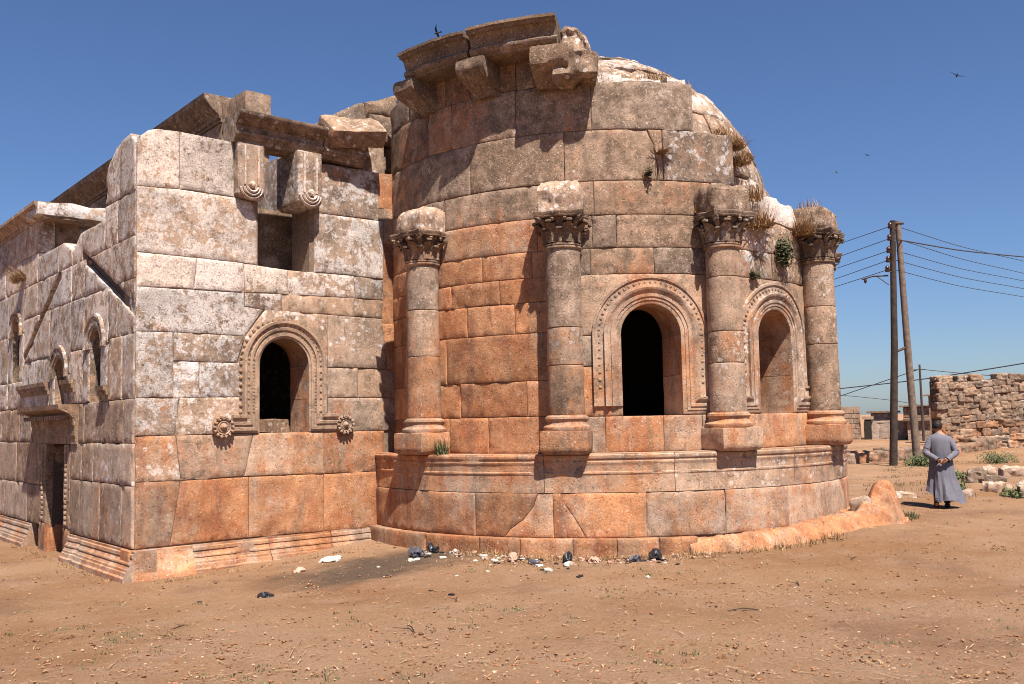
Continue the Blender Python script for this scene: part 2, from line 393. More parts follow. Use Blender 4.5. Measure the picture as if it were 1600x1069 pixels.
def sweep_vf(path, prof, mp, closed=False, seedamp=.004, flip=False):
    """moulding: a profile (offset, depth) drawn along a path, mitred, on a wall surface"""
    path = np.array(path, float); n = len(path); Nn = []
    for i in range(n):
        a = path[max(i-1, 0)]; b = path[min(i+1, n-1)]; p = path[i]
        e0 = (p-a) if i > 0 else (b-p); e1 = (b-p) if i < n-1 else (p-a)
        e0 = e0/max(1e-9, np.linalg.norm(e0)); e1 = e1/max(1e-9, np.linalg.norm(e1))
        n0 = np.array([-e0[1], e0[0]]); n1 = np.array([-e1[1], e1[0]]); bs = n0+n1; bs /= max(.4, bs@n1); Nn.append(bs)
    Nn = np.array(Nn); k = len(prof); U = []; Vv = []; D = []
    for i in range(n):
        for o_, d_ in prof: U.append(path[i, 0]+Nn[i, 0]*o_); Vv.append(path[i, 1]+Nn[i, 1]*o_); D.append(d_)
    U, Vv, D = map(np.array, (U, Vv, D))
    D = D+seedamp*np.array([mnoise.noise((a*7, b*7, 1.3)) for a, b in zip(U, Vv)])*2
    F = []
    for i in range(n-1):
        for j in range(k-1): F.append([i*k+j, (i+1)*k+j, (i+1)*k+j+1, i*k+j+1])
    F.append(list(range(k))); F.append([(n-1)*k+j for j in range(k)][::-1])
    if not flip: F = [f[::-1] for f in F]
    return mp(U, Vv, D), F
def refine(path, step=.08):
    out = [path[0]]
    for a, b in zip(path[:-1], path[1:]):
        L = math.dist(a, b); k = max(1, int(L/step))
        for j in range(1, k+1): out.append((a[0]+(b[0]-a[0])*j/k, a[1]+(b[1]-a[1])*j/k))
    return out
def arch_pts(uc, zs, r, n=14): return [(uc-r*math.cos(PI*i/n), zs+r*math.sin(PI*i/n)) for i in range(n+1)]
def reveal(parent, uc, hw, z0, zs, mp, flip, depth, att, cuts=(.5,)):
    """jamb and vault stones lining an opening, one object per stone"""
    pts = refine([(uc-hw, z0), (uc-hw, zs)], .12)
    right = refine([(uc+hw, zs), (uc+hw, z0)], .12)
    arc = arch_pts(uc, zs, hw, 16)
    zc = z0+(zs-z0)*cuts[0]
    runs = [('jamb_stone', refine([(uc-hw, z0), (uc-hw, zc-.004)], .12)), ('jamb_stone', refine([(uc-hw, zc+.004), (uc-hw, zs-.004)], .12)),
            ('arch_soffit', arc), ('jamb_stone', refine([(uc+hw, zs-.004), (uc+hw, zc+.004)], .12)), ('jamb_stone', refine([(uc+hw, zc-.004), (uc+hw, z0)], .12))]
    for name, run in runs:
        run = np.array(run); nd = 7; U = []; W = []; D = []
        for i, (u, v) in enumerate(run):
            for j in range(nd):
                d = -.012-(depth-.012)*j/(nd-1); q = 1+.02*mnoise.noise((u*4, v*4, d*4+uc))
                U.append(uc+(u-uc)*q); W.append(v); D.append(d)
        F = [[i*nd+j, i*nd+j+1, (i+1)*nd+j+1, (i+1)*nd+j] for i in range(len(run)-1) for j in range(nd-1)]
        if flip: F = [f[::-1] for f in F]
        mesh(name, mp(np.array(U), np.array(W), np.array(D)), F, STONE, parent, **look(**att))
def beads(path, off, dep, mp, step, size, mb, kind='bead'):
    """carved ornament running along a moulding"""
    path = np.array(refine([tuple(p) for p in path], step)); n = len(path)
    for i in range(n):
        a = path[max(0, i-1)]; b = path[min(n-1, i+1)]; e = b-a; e /= max(1e-9, np.linalg.norm(e)); nn = np.array([-e[1], e[0]])
        c = path[i]+nn*off; V = []
        s = size*random.uniform(.8, 1.15)
        for r, d in ((1., 0.), (.8, .55), (.35, .8)):
            for k in range(6):
                t = 2*PI*k/6; q = e*(math.cos(t)*s*r*.8)+nn*(math.sin(t)*s*r); V.append((c[0]+q[0], c[1]+q[1], dep-.004+d*s*.8))
        V = np.array(V); F = [[l*6+k, l*6+(k+1) % 6, (l+1)*6+(k+1) % 6, (l+1)*6+k] for l in range(2) for k in range(6)]+[list(range(12, 18))]
        mb.add(mp(V[:, 0], V[:, 1], V[:, 2]), F)

# measured stone outlines: front wall (x, z), broken gable, apse courses (z0, z1, joint angles), podium
FRONT=[('',[(4.53,0.23),(5.02,0.24),(5.17,1.16),(4.52,1.17)]),('',[(5.02,0.24),(6.22,0.24),(6.22,1.16),(5.17,1.16)]),('',[(6.22,0.24),(7.5,0.22),(7.51,1.14),(6.22,1.16)]),('',[(7.5,0.22),(8.64,0.2),(8.65,1.13),(7.51,1.14)]),('',[(4.52,1.17),(5.17,1.16),(5.09,1.82),(4.51,1.82)]),('',[(5.17,1.16),(6.15,1.17),(6.29,1.82),(5.09,1.82)]),('',[(7.51,1.14),(8.65,1.13),(8.66,1.81),(7.51,1.82)]),('sill',[(6.15,1.17),(7.51,1.14),(7.51,1.82),(6.29,1.82)]),('',[(4.51,1.82),(5.07,1.82),(5.14,2.37),(4.5,2.36)]),('',[(5.07,1.82),(6.39,1.82),(6.39,2.38),(5.14,2.37)]),('',[(7.23,1.82),(7.58,1.81),(7.58,2.37),(7.23,2.38)]),('',[(7.58,1.81),(8.94,1.81),(8.95,2.37),(7.58,2.37)]),('',[(4.5,2.36),(5.05,2.37),(5.03,3.33),(4.5,3.32)]),('',[(5.05,2.37),(5.43,2.37),(5.43,2.9),(5.04,2.91)]),('',[(5.43,2.37),(6.39,2.38),(6.39,2.88),(6.07,2.91),(5.43,2.9)]),('',[(7.23,2.38),(7.58,2.37),(7.58,2.87),(7.23,2.89)]),('',[(7.58,2.37),(8.15,2.37),(8.16,2.87),(7.58,2.87)]),('',[(8.15,2.37),(8.95,2.37),(8.96,2.85),(8.16,2.87)]),('',[(5.04,2.91),(5.43,2.9),(6.01,2.9),(6.15,3.32),(5.03,3.33)]),('',[(7.58,2.87),(8.16,2.87),(8.75,2.86),(8.64,3.73),(7.59,3.74)]),('arch',[(6.07,2.91),'A',(7.58,2.87),(7.59,3.74),(6.77,3.76),(6.49,3.76),(6.15,3.32)]),('',[(4.5,3.32),(5.03,3.33),(6.15,3.32),(6.45,3.75),(6.27,3.77),(6.14,3.78),(6.14,4.0),(4.5,3.97)]),('',[(6.14,3.78),(6.27,3.77),(6.45,3.75),(6.77,3.74),(6.77,4.02),(6.14,4.0)]),('',[(6.77,3.74),(7.59,3.74),(8.06,3.73),(8.11,4.05),(6.77,4.02)]),('',[(8.06,3.73),(8.64,3.73),(8.67,4.05),(8.11,4.05)]),('',[(4.5,3.97),(5.34,3.99),(5.38,4.47),(4.5,4.47)]),('',[(5.34,3.99),(6.14,4.0),(6.13,4.46),(5.38,4.47)]),('',[(6.14,4.0),(6.77,4.02),(6.88,4.02),(6.86,4.42),(6.13,4.46)]),('',[(6.88,4.02),(8.11,4.05),(8.09,4.43),(6.86,4.42)]),('',[(8.11,4.05),(8.67,4.05),(8.67,4.42),(8.09,4.43)]),('',[(4.5,4.47),(5.38,4.47),(6.13,4.46),(6.35,4.45),(6.34,5.16),(6.28,5.45),(5.96,5.48),(5.11,5.48),(4.48,5.44)]),('',[(7.34,4.43),(8.09,4.43),(8.67,4.42),(8.69,5.44),(7.34,5.42)]),('',[(4.48,5.44),(5.11,5.48),(5.1,6.36),(4.78,6.345),(4.64,6.30),(4.53,6.20),(4.49,6.06)]),('',[(5.11,5.48),(5.96,5.48),(5.95,6.35),(5.1,6.36)]),('',[(7.34,5.42),(8.59,5.45),(8.6,6.29),(7.55,6.28),(7.34,6.24)]),('strip',[(8.59,5.67),(9.03,5.68),(9.04,6.33),(8.6,6.29)]),('strip',[(8.69,5.06),(9.02,5.05),(9.03,5.69),(8.7,5.68)]),('strip',[(8.67,4.47),(9.01,4.46),(9.02,5.06),(8.68,5.06)]),('strip',[(8.65,3.66),(9.0,3.63),(9.01,4.47),(8.67,4.47)]),('strip',[(8.75,2.86),(9.0,2.82),(9.01,3.64),(8.64,3.66)])]
GABLE=[[(7.62,6.86),(7.81,7.24),(8.43,7.62),(8.62,7.69),(8.62,6.79),(8.32,6.86)],[(8.62,7.69),(9.35,7.99),(9.35,7.5),(8.62,7.45)],[(8.62,7.45),(9.35,7.5),(9.34,6.95),(8.62,6.91)],[(8.37,6.85),(8.62,6.91),(9.34,6.95),(9.33,6.47),(8.84,6.44),(8.42,6.44)]]
APSE=[(1.44,1.99,[-86,-81.2,-70.3,-52]),(1.99,2.52,[-86,-77.7,-61.0,-52]),(2.52,3.24,[-86,-81.7,-52]),(3.24,3.71,[-86,-75.4,-63.4,-52]),(3.71,4.08,[-86,-80.0,-66.9,-52]),(4.08,4.48,[-86,-71.2,-59.2,-52]),(4.48,4.98,[-86,-82.0,-57.9,-52]),(4.98,5.5,[-86,-81.8,-56.9,-45.5]),(5.5,6.29,[-107,-93.3,-74.0,-51.6,-30.3,-12.9]),(6.29,7.03,[-107,-87.1,-79.1,-62.3,-45.5,-23]),(1.44,1.99,[-107,-97,-86]),(1.99,2.52,[-107,-94,-86]),(2.52,3.24,[-107,-99,-86]),(3.24,3.71,[-107,-95,-86]),(3.71,4.08,[-107,-98,-86]),(4.08,4.48,[-107,-94,-86]),(4.48,4.98,[-107,-97,-86]),(4.98,5.5,[-107,-95,-86]),(1.44,1.97,[-52,-44.4,-32.2,-23.4,-18.8]),(4.08,4.48,[-52,-46.6,-33.0,-18.8]),(4.48,4.98,[-52,-46.0,-40.9,-18.8]),(4.98,5.5,[-45.5,-19.5]),(1.44,1.97,[-18.8,-9.6,48]),(4.07,4.5,[-18.8,-7.9,-1.8,14.6]),(4.5,5.0,[-18.8,-1.6,14.6])]
PODIUM=[('c1',0.25,0.88,[-108,-70.7,-54.7,-37.4,-21.8,-6.4,22,44,68,92,106]),('c2',0.88,1.44,[-108,-85.3,-56.3,-31.8,-4.0,30,57,82,106]),('c0',-0.2,0.25,[-108,-82.1,-69.1,-60.8,-51.0,-43.1,-35.5,-28.4])]

# ------------------------------------------------------------------ ground
def sst(x, a, b):
    t = np.clip((x-a)/(b-a), 0, 1); return t*t*(3-2*t)
def tz(x, y):
    x = np.asarray(x, float); y = np.asarray(y, float)
    z = -.19*sst(x, 8.6, 5.0)*sst(y, 7.5, 11.5)
    z = z+.27*(1-sst(np.hypot(x, y), 1.5, 8.5))
    z = z+.20*np.exp(-((x-14.3)**2+(y-8.6)**2)/5.)
    z = z+.22*np.exp(-((x-25)**2/18+(y-10.2)**2/2.2))
    z = z+.3*sst(x*.857-y*.515, 20.5, 30)*sst(np.hypot(x, y), 26, 34)
    return z+.018*np.sin(x*1.7+y*.9)*np.sin(y*1.3-x*.4)
def axis(lo, hi, st, far):
    a = list(np.arange(lo, hi+1e-6, st)); s = st
    while a[-1] < far: s *= 1.25; a.append(a[-1]+s)
    s = st
    while a[0] > -far: s *= 1.25; a.insert(0, a[0]-s)
    return np.array(a)
xs = axis(-1, 22, .13, 4000); ys = axis(1, 17, .13, 4000)
gx, gy = np.meshgrid(xs, ys); nz = np.array([mnoise.noise((a*2.2, b*2.2, 0))*.016+mnoise.noise((a*7, b*7, 5))*.011 for a, b in zip(gx.ravel(), gy.ravel())])
gz = tz(gx, gy).ravel()+nz*(np.hypot(gx, gy).ravel() < 60)
V = np.stack([gx.ravel(), gy.ravel(), gz], 1); nx = len(xs)
I = np.arange(len(V)).reshape(len(ys), nx)
F = np.stack([I[:-1, :-1].ravel(), I[:-1, 1:].ravel(), I[1:, 1:].ravel(), I[1:, :-1].ravel()], 1)
mesh('ground', V, F.tolist(), EARTH, kind='structure')

# ------------------------------------------------------------------ the church
church = empty('stone_church', (4.48, 13.57, 0))
props(church, 'large ruined stone church with round columned apse and broken walls', 'church')
def fatt(x, z, strip=False):
    if strip: return look(.66, .1, .4)
    if z < 1.15: return look(.72+.02*(x-6), .08, .08)
    if z < 1.82: return look(.42+.06*(x-6), .18 if x > 5.1 else .55, .38)
    if z < 2.4: return look(.16+.16*max(0, x-7.3), .74-.12*(x-4.5), .45)
    if z < 4.0: return look(.08+.1*max(0, x-7.6), 1.0-.15*(x-4.5), .5)
    return look(.04, 1.12-.09*(x-4.5), .45)
fw_ = mesh('front_wall', *box_vf(XL+.05, 9.0, YF+.022, YF+.62, -.3, 1.78), MORTAR, church, smooth=False)
for b in ((XL+.05, 6.36, 1.78, 6.2), (7.26, 9.0, 1.78, 6.2), (6.36, 7.26, 3.34, 4.40)):
    mesh('wall_core', *box_vf(b[0], b[1], YF+.022, YF+.62, b[2], b[3]), MORTAR, fw_, smooth=False)
WU, WHW, WZ0, WZS = 6.806, .425, 1.82, 2.89
for kind, poly in FRONT:
    if kind == 'arch':
        i = poly.index('A'); poly = poly[:i]+arch_pts(WU, WZS, WHW, 14)+poly[i+1:]
    cx_ = sum(p[0] for p in poly)/len(poly); cz_ = sum(p[1] for p in poly)/len(poly)
    a = fatt(cx_, cz_, kind == 'strip')
    block('ashlar_block', fw_, poly, m_front, thick=.7 if kind == 'sill' else (.62 if 6 < cx_ < 7.6 and cz_ > 4 else .3), att=a, chip=1.6 if kind == 'strip' else 1.,
          proud=random.uniform(-.03, .05) if kind == 'strip' else None)
for poly in GABLE:
    block('ashlar_block', fw_, poly, lambda u, v, d: m_front(u, v, d, 13.95), thick=.8, amp=.03, rnd=.05, chip=2, att=look(.12, .35, 1.0), proud=random.uniform(-.05, .1))
# base moulding of front and side wall
def base_prof(v): # projects towards the ground in rolls
    v = np.asarray(v); return np.interp(-v, [-.3, -.19, -.18, -.135, -.125, -.08, -.06, -.04, -.03, .01, .02, .05, .06, .11, .13, .4], [.0, .0, .02, .026, .012, .035, .055, .058, .046, .07, .085, .09, .11, .122, .15, .155])
BV = [.205, .19, .18, .16, .135, .125, .10, .08, .06, .04, .03, .01, -.01, -.02, -.05, -.06, -.085, -.11, -.13, -.2, -.28]
def base_plain(v): return .02+.14*sst(np.asarray(v), .20, -.2)
for x0, x1, pf in ((4.42, 5.34, base_plain), (5.34, 6.55, base_prof), (6.55, 7.62, base_prof), (7.62, 8.7, base_prof)):
    grid_block('plinth_block', fw_, x0, x1, [.222]+BV, m_front, pf, amp=.016, att=look(.62, .12, .2), proud=.03 if pf is base_plain else .0)
# opening of the lower window
lw = mesh('arched_window', *sweep_vf([(5.93, 1.83), (WU-WHW, 1.83)]+[(WU-WHW, 2.3)]+arch_pts(WU, WZS, WHW, 22)+[(WU+WHW, 2.3), (WU+WHW, 1.83), (7.74, 1.83)],
     [(0, -.05), (0, .02), (.03, .028), (.035, .045), (.085, .05), (.09, .035), (.12, .035), (.125, .06), (.165, .07), (.175, .05), (.215, .06), (.235, .095), (.275, .10), (.285, -.05)], m_front), STONE, church, **look(.2, .35, .5))
reveal(lw, WU, WHW, WZ0, WZS, m_front, False, .62, dict(rust=.3, lichen=.1, dark=.45))
mb = MB(); pth = refine([(WU-WHW, 2.15), (WU-WHW, WZS)], .1)+arch_pts(WU, WZS, WHW, 24)+refine([(WU+WHW, WZS), (WU+WHW, 2.15)], .1)
beads(pth, .105, .033, m_front, .052, .024, mb); beads(pth, .20, .055, m_front, .07, .026, mb); beads(pth, .30, .01, m_front, .085, .035, mb)
mb.build('carved_beading', STONE, lw, kind='stuff', **look(.2, .5, .55))
def rosette(parent, u, v, r, mp, flip, att):
    mb = MB()
    V, F = lathe_vf([(r*.99, -.03), (r, .06), (r*.93, .085), (r*.84, .07), (r*.74, .095), (r*.62, .07), (r*.5, .09), (r*.38, .075), (r*.27, .11), (r*.1, .135), (.004, .14)], 28)
    V = np.array(V); mb.add(mp(u+V[:, 0], v+V[:, 1], V[:, 2]), F if not flip else [f[::-1] for f in F])
    for k in range(14):
        t = 2*PI*k/14; V, F = rough_box_vf((.05, .036, .05), 3, .015, .004); V = V+np.array((r*.93, 0, .06)); V = rot_z(V, t)
        mb.add(mp(u+V[:, 0], v+V[:, 1], V[:, 2]), F)
    mb.build('rosette', STONE, parent, **att)
rosette(lw, 5.78, 1.93, .155, m_front, False, look(.3, .35, .35)); rosette(lw, 7.87, 1.93, .145, m_front, False, look(.35, .3, .35))
rough_box('window_block', lw, (6.72, YF+.36, 1.815), (.62, .22, .23), 0, att=look(.0, .3, 1.0), n=9, rnd=.02, amp=.03)
# upper doorway with scroll consoles and entablature
door_u = mesh('upper_doorway', *sweep_vf([(8.12, 6.36), (5.9, 6.36)][::-1] if False else [(5.9, 6.34), (7.42, 6.34)],
     [(0, -.3), (0, .10), (.05, .12), (.055, .15), (.10, .165), (.105, .19), (.15, .20), (.16, .16), (.26, .17), (.27, .20), (.30, .24), (.36, .33), (.40, .36), (.44, .36), (.45, -.3)], m_front, seedamp=.008), STONE, church, **look(.08, .6, .85))
mesh('entablature_block', *sweep_vf([(7.435, 6.34), (8.22, 6.31)],
     [(0, -.3), (0, .08), (.05, .10), (.055, .13), (.10, .145), (.105, .17), (.15, .18), (.16, .15), (.27, .16), (.29, .20), (.31, .22), (.32, -.3)], m_front, seedamp=.012), STONE, door_u, **look(.05, .6, .9))
for u0, u1, zb, zt, pj in ((5.955, 6.41, 5.46, 6.36, .13), (6.92, 7.36, 5.45, 6.36, .24)):
    um = (u0+u1)/2; hw = (u1-u0)/2; zc = zb+.17
    poly = [(u0, zc-.10), (u0+.08, zb+.01), (u1-.06, zb), (u1, zc-.1), (u1, zt), (u0, zt)]
    cs = block('scroll_console', door_u, poly, m_front, prof=lambda v: pj+0*v, thick=.5, step=.06, gap=.004, att=look(.12, .62, .45), rnd=.03)
    mb = MB()
    for r, d in ((.185, .0), (.135, .02), (.088, .035)):
        pts = [(um+r*math.cos(t), zc+.02+r*math.sin(t)) for t in np.linspace(PI*1.04, PI*1.96, 14)]
        mb.add(*sweep_vf(pts, [(-.022, pj-.03), (-.018, pj+.03+d), (0, pj+.045+d), (.018, pj+.03+d), (.022, pj-.03)], m_front))
    for o in (-.11, .11): mb.add(*sweep_vf([(um+o, zc+.05), (um+o, zt-.06)], [(-.02, pj-.02), (-.012, pj+.03), (.012, pj+.03), (.02, pj-.02)], m_front))
    V, F = lathe_vf([(.05, pj-.02), (.052, pj+.06), (.035, pj+.085), (.005, pj+.09)], 12); V = np.array(V); mb.add(m_front(um+V[:, 0], zc+.05+V[:, 1], V[:, 2]), F)
    mb.build('scroll', STONE, door_u, **look(.1, .85, .25))
for x in (6.36, 7.34):
    block('jamb_stone', door_u, [(YF+.03, 4.46), (YF+.60, 4.46), (YF+.60, 5.44), (YF+.03, 5.44)], (lambda xx, sg: lambda u, v, d: np.stack([xx+sg*d, u, v], -1))(x, 1 if x < 7 else -1), flip=x > 7, att=look(.05, .4, .8), amp=.025, thick=.08)
mesh('added_dark_wall', *box_vf(XL+.7, 8.9, YF+1.0, YF+1.4, 3.9, 5.62), STONE, door_u, smooth=False, **look(.1, .1, 1.4))  # added partition in very dark stone, keeps the opening black
# fallen slab lying on the entablature
V, F = rough_box_vf((1.0, .62, .34), 9, .07, .05, 3, 4); V = np.array(V)-np.array((0, 0, .17))
Mx = Matrix.Rotation(R_(-12), 4, 'Y')@Matrix.Rotation(R_(38), 4, 'X')@Matrix.Rotation(R_(-8), 4, 'Z')
V = np.array([Mx@Vector(v) for v in V])+np.array((7.98, 13.42, 6.86))
mesh('fallen_slab', V, F, STONE, fw_, **look(.1, .5, .6))

# ---- side wall (left face), seen along its length
sw = mesh('side_wall', *box_vf(XL+.10, XL+.7, 23.5, 40, -.3, 5.1), CORE, church, smooth=False)
for y0, y1, z0, z1 in ((14.2, 15.12, -.3, 5.1), (15.68, 16.93, -.3, 5.1), (18.05, 20.32, -.3, 5.1), (20.88, 22.82, -.3, 5.1), (23.38, 23.5, -.3, 5.1), (15.12, 15.68, -.3, 2.34), (15.12, 15.68, 3.56, 5.1),
                       (16.93, 18.05, 1.72, 2.33), (16.93, 18.05, 3.22, 5.1), (16.93, 17.1, 2.33, 3.22), (17.74, 18.05, 2.33, 3.22), (20.32, 20.88, -.3, 2.88), (20.32, 20.88, 4.16, 5.1), (22.82, 23.38, -.3, 2.88), (22.82, 23.38, 4.16, 5.1)):
    mesh('wall_core', *box_vf(XL+.10, XL+.7, y0, y1, z0, z1), CORE, sw, smooth=False)
SC0, SC1, SC2 = (16.75, 5.06), (13.35, 3.53), (19.75, 3.42)      # chase of a lost porch roof
def clip(poly, a, b, off):
    """keep what lies left of the line a-b moved by off to its left"""
    a = np.array(a); b = np.array(b); e = (b-a)/np.linalg.norm(b-a); nn = np.array([-e[1], e[0]]); a = a+nn*off; out = []
    s = [float((np.array(p)-a)@nn) for p in poly]
    for i, p in enumerate(poly):
        q = poly[(i+1) % len(poly)]; s0, s1 = s[i], s[(i+1) % len(poly)]
        if s0 >= 0: out.append(p)
        if s0*s1 < 0: t = s0/(s0-s1); out.append((p[0]+(q[0]-p[0])*t, p[1]+(q[1]-p[1])*t))
    return out
def parea(p): return abs(.5*sum(p[i][0]*p[(i+1) % len(p)][1]-p[(i+1) % len(p)][0]*p[i][1] for i in range(len(p)))) if len(p) > 2 else 0
def latt(y, z):
    if z < 1.1: return look(.24, .35, .45)
    if z < 2.3: return look(.14, .48, .5)
    return look(.04, .80+.1*random.random(), .42)
def side(poly, **kw):
    yc = sum(p[0] for p in poly)/len(poly); zc = sum(p[1] for p in poly)/len(poly)
    parts = [poly]; W = .085
    zmx = max(p[1] for p in poly)
    if 3.2 < zmx and yc < 19.9 and zc < 5.3:
        near, far = (SC1, SC0), (SC0, SC2)   # left of SC1->SC0 is below when y grows
        parts = []
        half = [clip(poly, (16.75, 0), (16.75, 9), 0), clip(poly, (16.75, 9), (16.75, 0), 0)] if min(p[0] for p in poly) < 16.7 and max(p[0] for p in poly) > 16.8 else ([poly] if yc > 16.75 else [[], poly])
        if len(half) == 1: half.append([])
        for hpoly, (a, b) in zip(half[::1], (far, near)):
            if len(hpoly) < 3: continue
            for (p0, p1) in ((a, b), (b, a)):
                q = clip(hpoly, p0, p1, W)
                if parea(q) > .015: parts.append(q)
    for q in parts:
        block('ashlar_block', sw, q, m_left, flip=True, att=latt(yc, zc), chip=1.2, amp=.006, gap=.004, proud=random.uniform(-.005, .006), **kw)
wins = [(15.40, .28, 2.36, 3.25, .62, 4.1), (20.60, .28, 2.9, 3.85, .62, 4.72), (23.1, .28, 2.9, 3.85, .62, 4.72)]
w2 = (17.42, .30, 2.35, 2.88, .66, 4.1)
rows = [(.24, 1.12, [13.6, 14.05, 15.05, 16.05, 16.62]), (1.12, 1.72, [13.6, 14.15, 15.4, 16.0, 16.62]), (1.72, 2.36, [13.6, 14.0, 15.0, 15.9, 16.2]),
        (.24, .95, [18.5, 19.4, 21.2, 23.5, 26]), (.95, 1.72, [18.5, 20.3, 22.0, 24.5, 26]), (1.72, 2.36, [19.2, 20.1, 21.6, 23.6, 26]),
        (2.36, 3.3, [13.6, 14.1, 14.78]), (3.3, 4.1, [13.6, 14.35, 14.78]), (2.36, 3.25, [16.02, 16.76]), (3.25, 4.1, [16.02, 16.76]),
        (2.36, 3.25, [18.08, 19.1, 19.98]), (3.25, 4.1, [18.08, 19.2, 19.98]), (4.1, 4.72, [13.6, 14.6, 16.0, 17.4, 19.0, 19.98]), (4.72, 5.2, [15.0, 16.2, 17.6, 19.0]),
        (4.72, 5.4, [13.6, 14.4, 15.0]), (2.36, 2.9, [19.98, 21.22, 22.48, 23.72, 26]),
        (2.9, 3.85, [21.22, 22.48]), (3.85, 4.72, [21.22, 22.48]), (2.9, 3.85, [23.72, 26]), (3.85, 4.72, [23.72, 26]), (4.72, 5.3, [19.0, 20.2, 21.6, 23.4, 26]), (5.3, 5.96, [19.0, 20.0, 21.5, 23.0, 26])]
for z0, z1, ys_ in rows:
    for y0, y1 in zip(ys_[:-1], ys_[1:]):
        j = lambda: random.uniform(-.02, .02)
        side([(y0, z0), (y1, z0), (y1, z1), (y0, z1)])
side([(13.62, 5.4), (14.3, 5.4), (14.3, 6.27), (13.85, 6.29), (13.66, 6.12)]); side([(14.3, 5.4), (15.0, 5.4), (14.98, 5.85), (14.86, 6.05), (14.62, 6.17), (14.5, 6.24), (14.3, 6.25)])
rough_box('corner_core', sw, (4.95, 14.25, 4.5), (.8, 1.3, 1.7), 0, att=look(.1, .5, .6), n=8, rnd=.08, amp=.03)
for y0, y1, pf in ((13.40, 15.0, base_prof), (15.0, 16.62, base_prof), (19.05, 21.2, base_prof), (21.2, 24, base_prof)):
    grid_block('plinth_block', sw, y0, y1, [.225]+BV, m_left, pf, flip=True, att=look(.5, .1, .25), proud=.02)
def side_window(yc, hw, z0, zs, rh, zt, blind):
    o = mesh('arched_window', *sweep_vf([(yc-hw, zs-.04)]+arch_pts(yc, zs, hw, 16)+[(yc+hw, zs-.04)], [(0, -.1), (0, .01), (.05, .015), (.055, .03), (.11, .035), (.12, .02), (.17, .03), (.185, .05), (.225, .05), (.235, -.05)], m_left, flip=True), STONE, church, **look(.1, .55, .75))
    side([(yc-rh, z0), (yc-hw, z0), (yc-hw, zs), (yc-rh, zs)]); side([(yc+hw, z0), (yc+rh, z0), (yc+rh, zs), (yc+hw, zs)])
    block('arch_stone', o, [(yc-rh, zs)]+arch_pts(yc, zs, hw, 12)+[(yc+rh, zs), (yc+rh, zt), (yc-rh, zt)], m_left, flip=True, att=latt(yc, zs), thick=.3)
    reveal(o, yc, hw, z0, zs, m_left, True, .5, dict(rust=.15, lichen=.3, dark=.7))
    mesh('dark_fill_panel', *box_vf(XL+.47, XL+.5, yc-hw-.05, yc+hw+.05, z0-.05, zs+hw+.05), CORE, o, smooth=False)  # dark panel painted in place of the shaded interior
    if blind:
        block('lunette_panel', o, arch_pts(yc, zs-.02, hw-.005, 12), m_left, flip=True, prof=lambda v: -.13+0*v, thick=.2, att=look(.25, .4, .3), chip=.4)
    return o
for wv in wins: side_window(*wv, True)
o2 = side_window(*w2, False)
for y0, y1, zc, par in ((18.02, 19.0, 2.70, sw), (19.02, 20.05, 2.70, sw), (16.45, 17.02, 2.68, sw), (14.62, 15.02, 2.5, sw)):
    mesh('sill_moulding', *sweep_vf([(y0, zc), (y1, zc)], [(-.12, -.05), (-.12, .03), (-.06, .035), (-.05, .065), (.01, .07), (.02, .10), (.09, .11), (.095, -.05)], m_left, flip=True), STONE, par, **look(.1, .35, .85))
# doorway of the side wall
dw = mesh('side_doorway', *box_vf(XL+.42, XL+.46, 16.85, 18.15, -.3, 1.75), VOID, church, smooth=False)  # dark panel across the opening stands for its unlit interior
for y in (16.93, 18.05):
    for z0, z1 in ((-.3, .3), (.3, .75), (.75, 1.68)):
        q = random.uniform(-.02, .02)
        block('jamb_stone', dw, [(XL-.02+q, z0), (XL+.5, z0), (XL+.5, z1), (XL-.02+q, z1)], (lambda yy, sg: lambda u, v, d: np.stack([u, yy-sg*d, v], -1))(y, -1 if y < 17 else 1), flip=y < 17, thick=.3, att=look(.75 if z1 < .8 else .2, .1, .4), amp=.02, rnd=.05)
for y0, y1 in ((16.6, 16.93), (18.05, 18.5)):
    for z0, z1 in ((-.3, .3), (.3, .95), (.95, 1.70)): block('door_frame_stone', dw, [(y0, z0), (y1, z0), (y1, z1), (y0, z1)], m_left, flip=True, att=look(.55 if z1 < .5 else .2, .1, .75), proud=.02)
mesh('door_lintel', *sweep_vf([(16.25, 1.70), (18.95, 1.70)], [(0, -.4), (0, .03), (.13, .035), (.14, .05), (.30, .055), (.31, .075), (.44, .08), (.46, .11), (.49, .12), (.55, .25), (.57, .30), (.65, .31), (.655, -.4)], m_left, flip=True), STONE, dw, **look(.1, .2, 1.1))
mb = MB()
for k in range(22):
    y = 16.45+k*.108; mb.add(*box_vf(XL-.24, XL-.1, y, y+.055, 2.10, 2.17), smooth=False)
for y in (16.76, 18.22):
    for k in range(15):
        V, F = rough_box_vf((.05, .06, .07), 3, .02, .005, seed=k); mb.add(np.array(V)+np.array((XL-.035, y, .35+k*.088)), F)
mb.build('carved_beading', STONE, dw, kind='stuff', **look(.15, .45, .6))
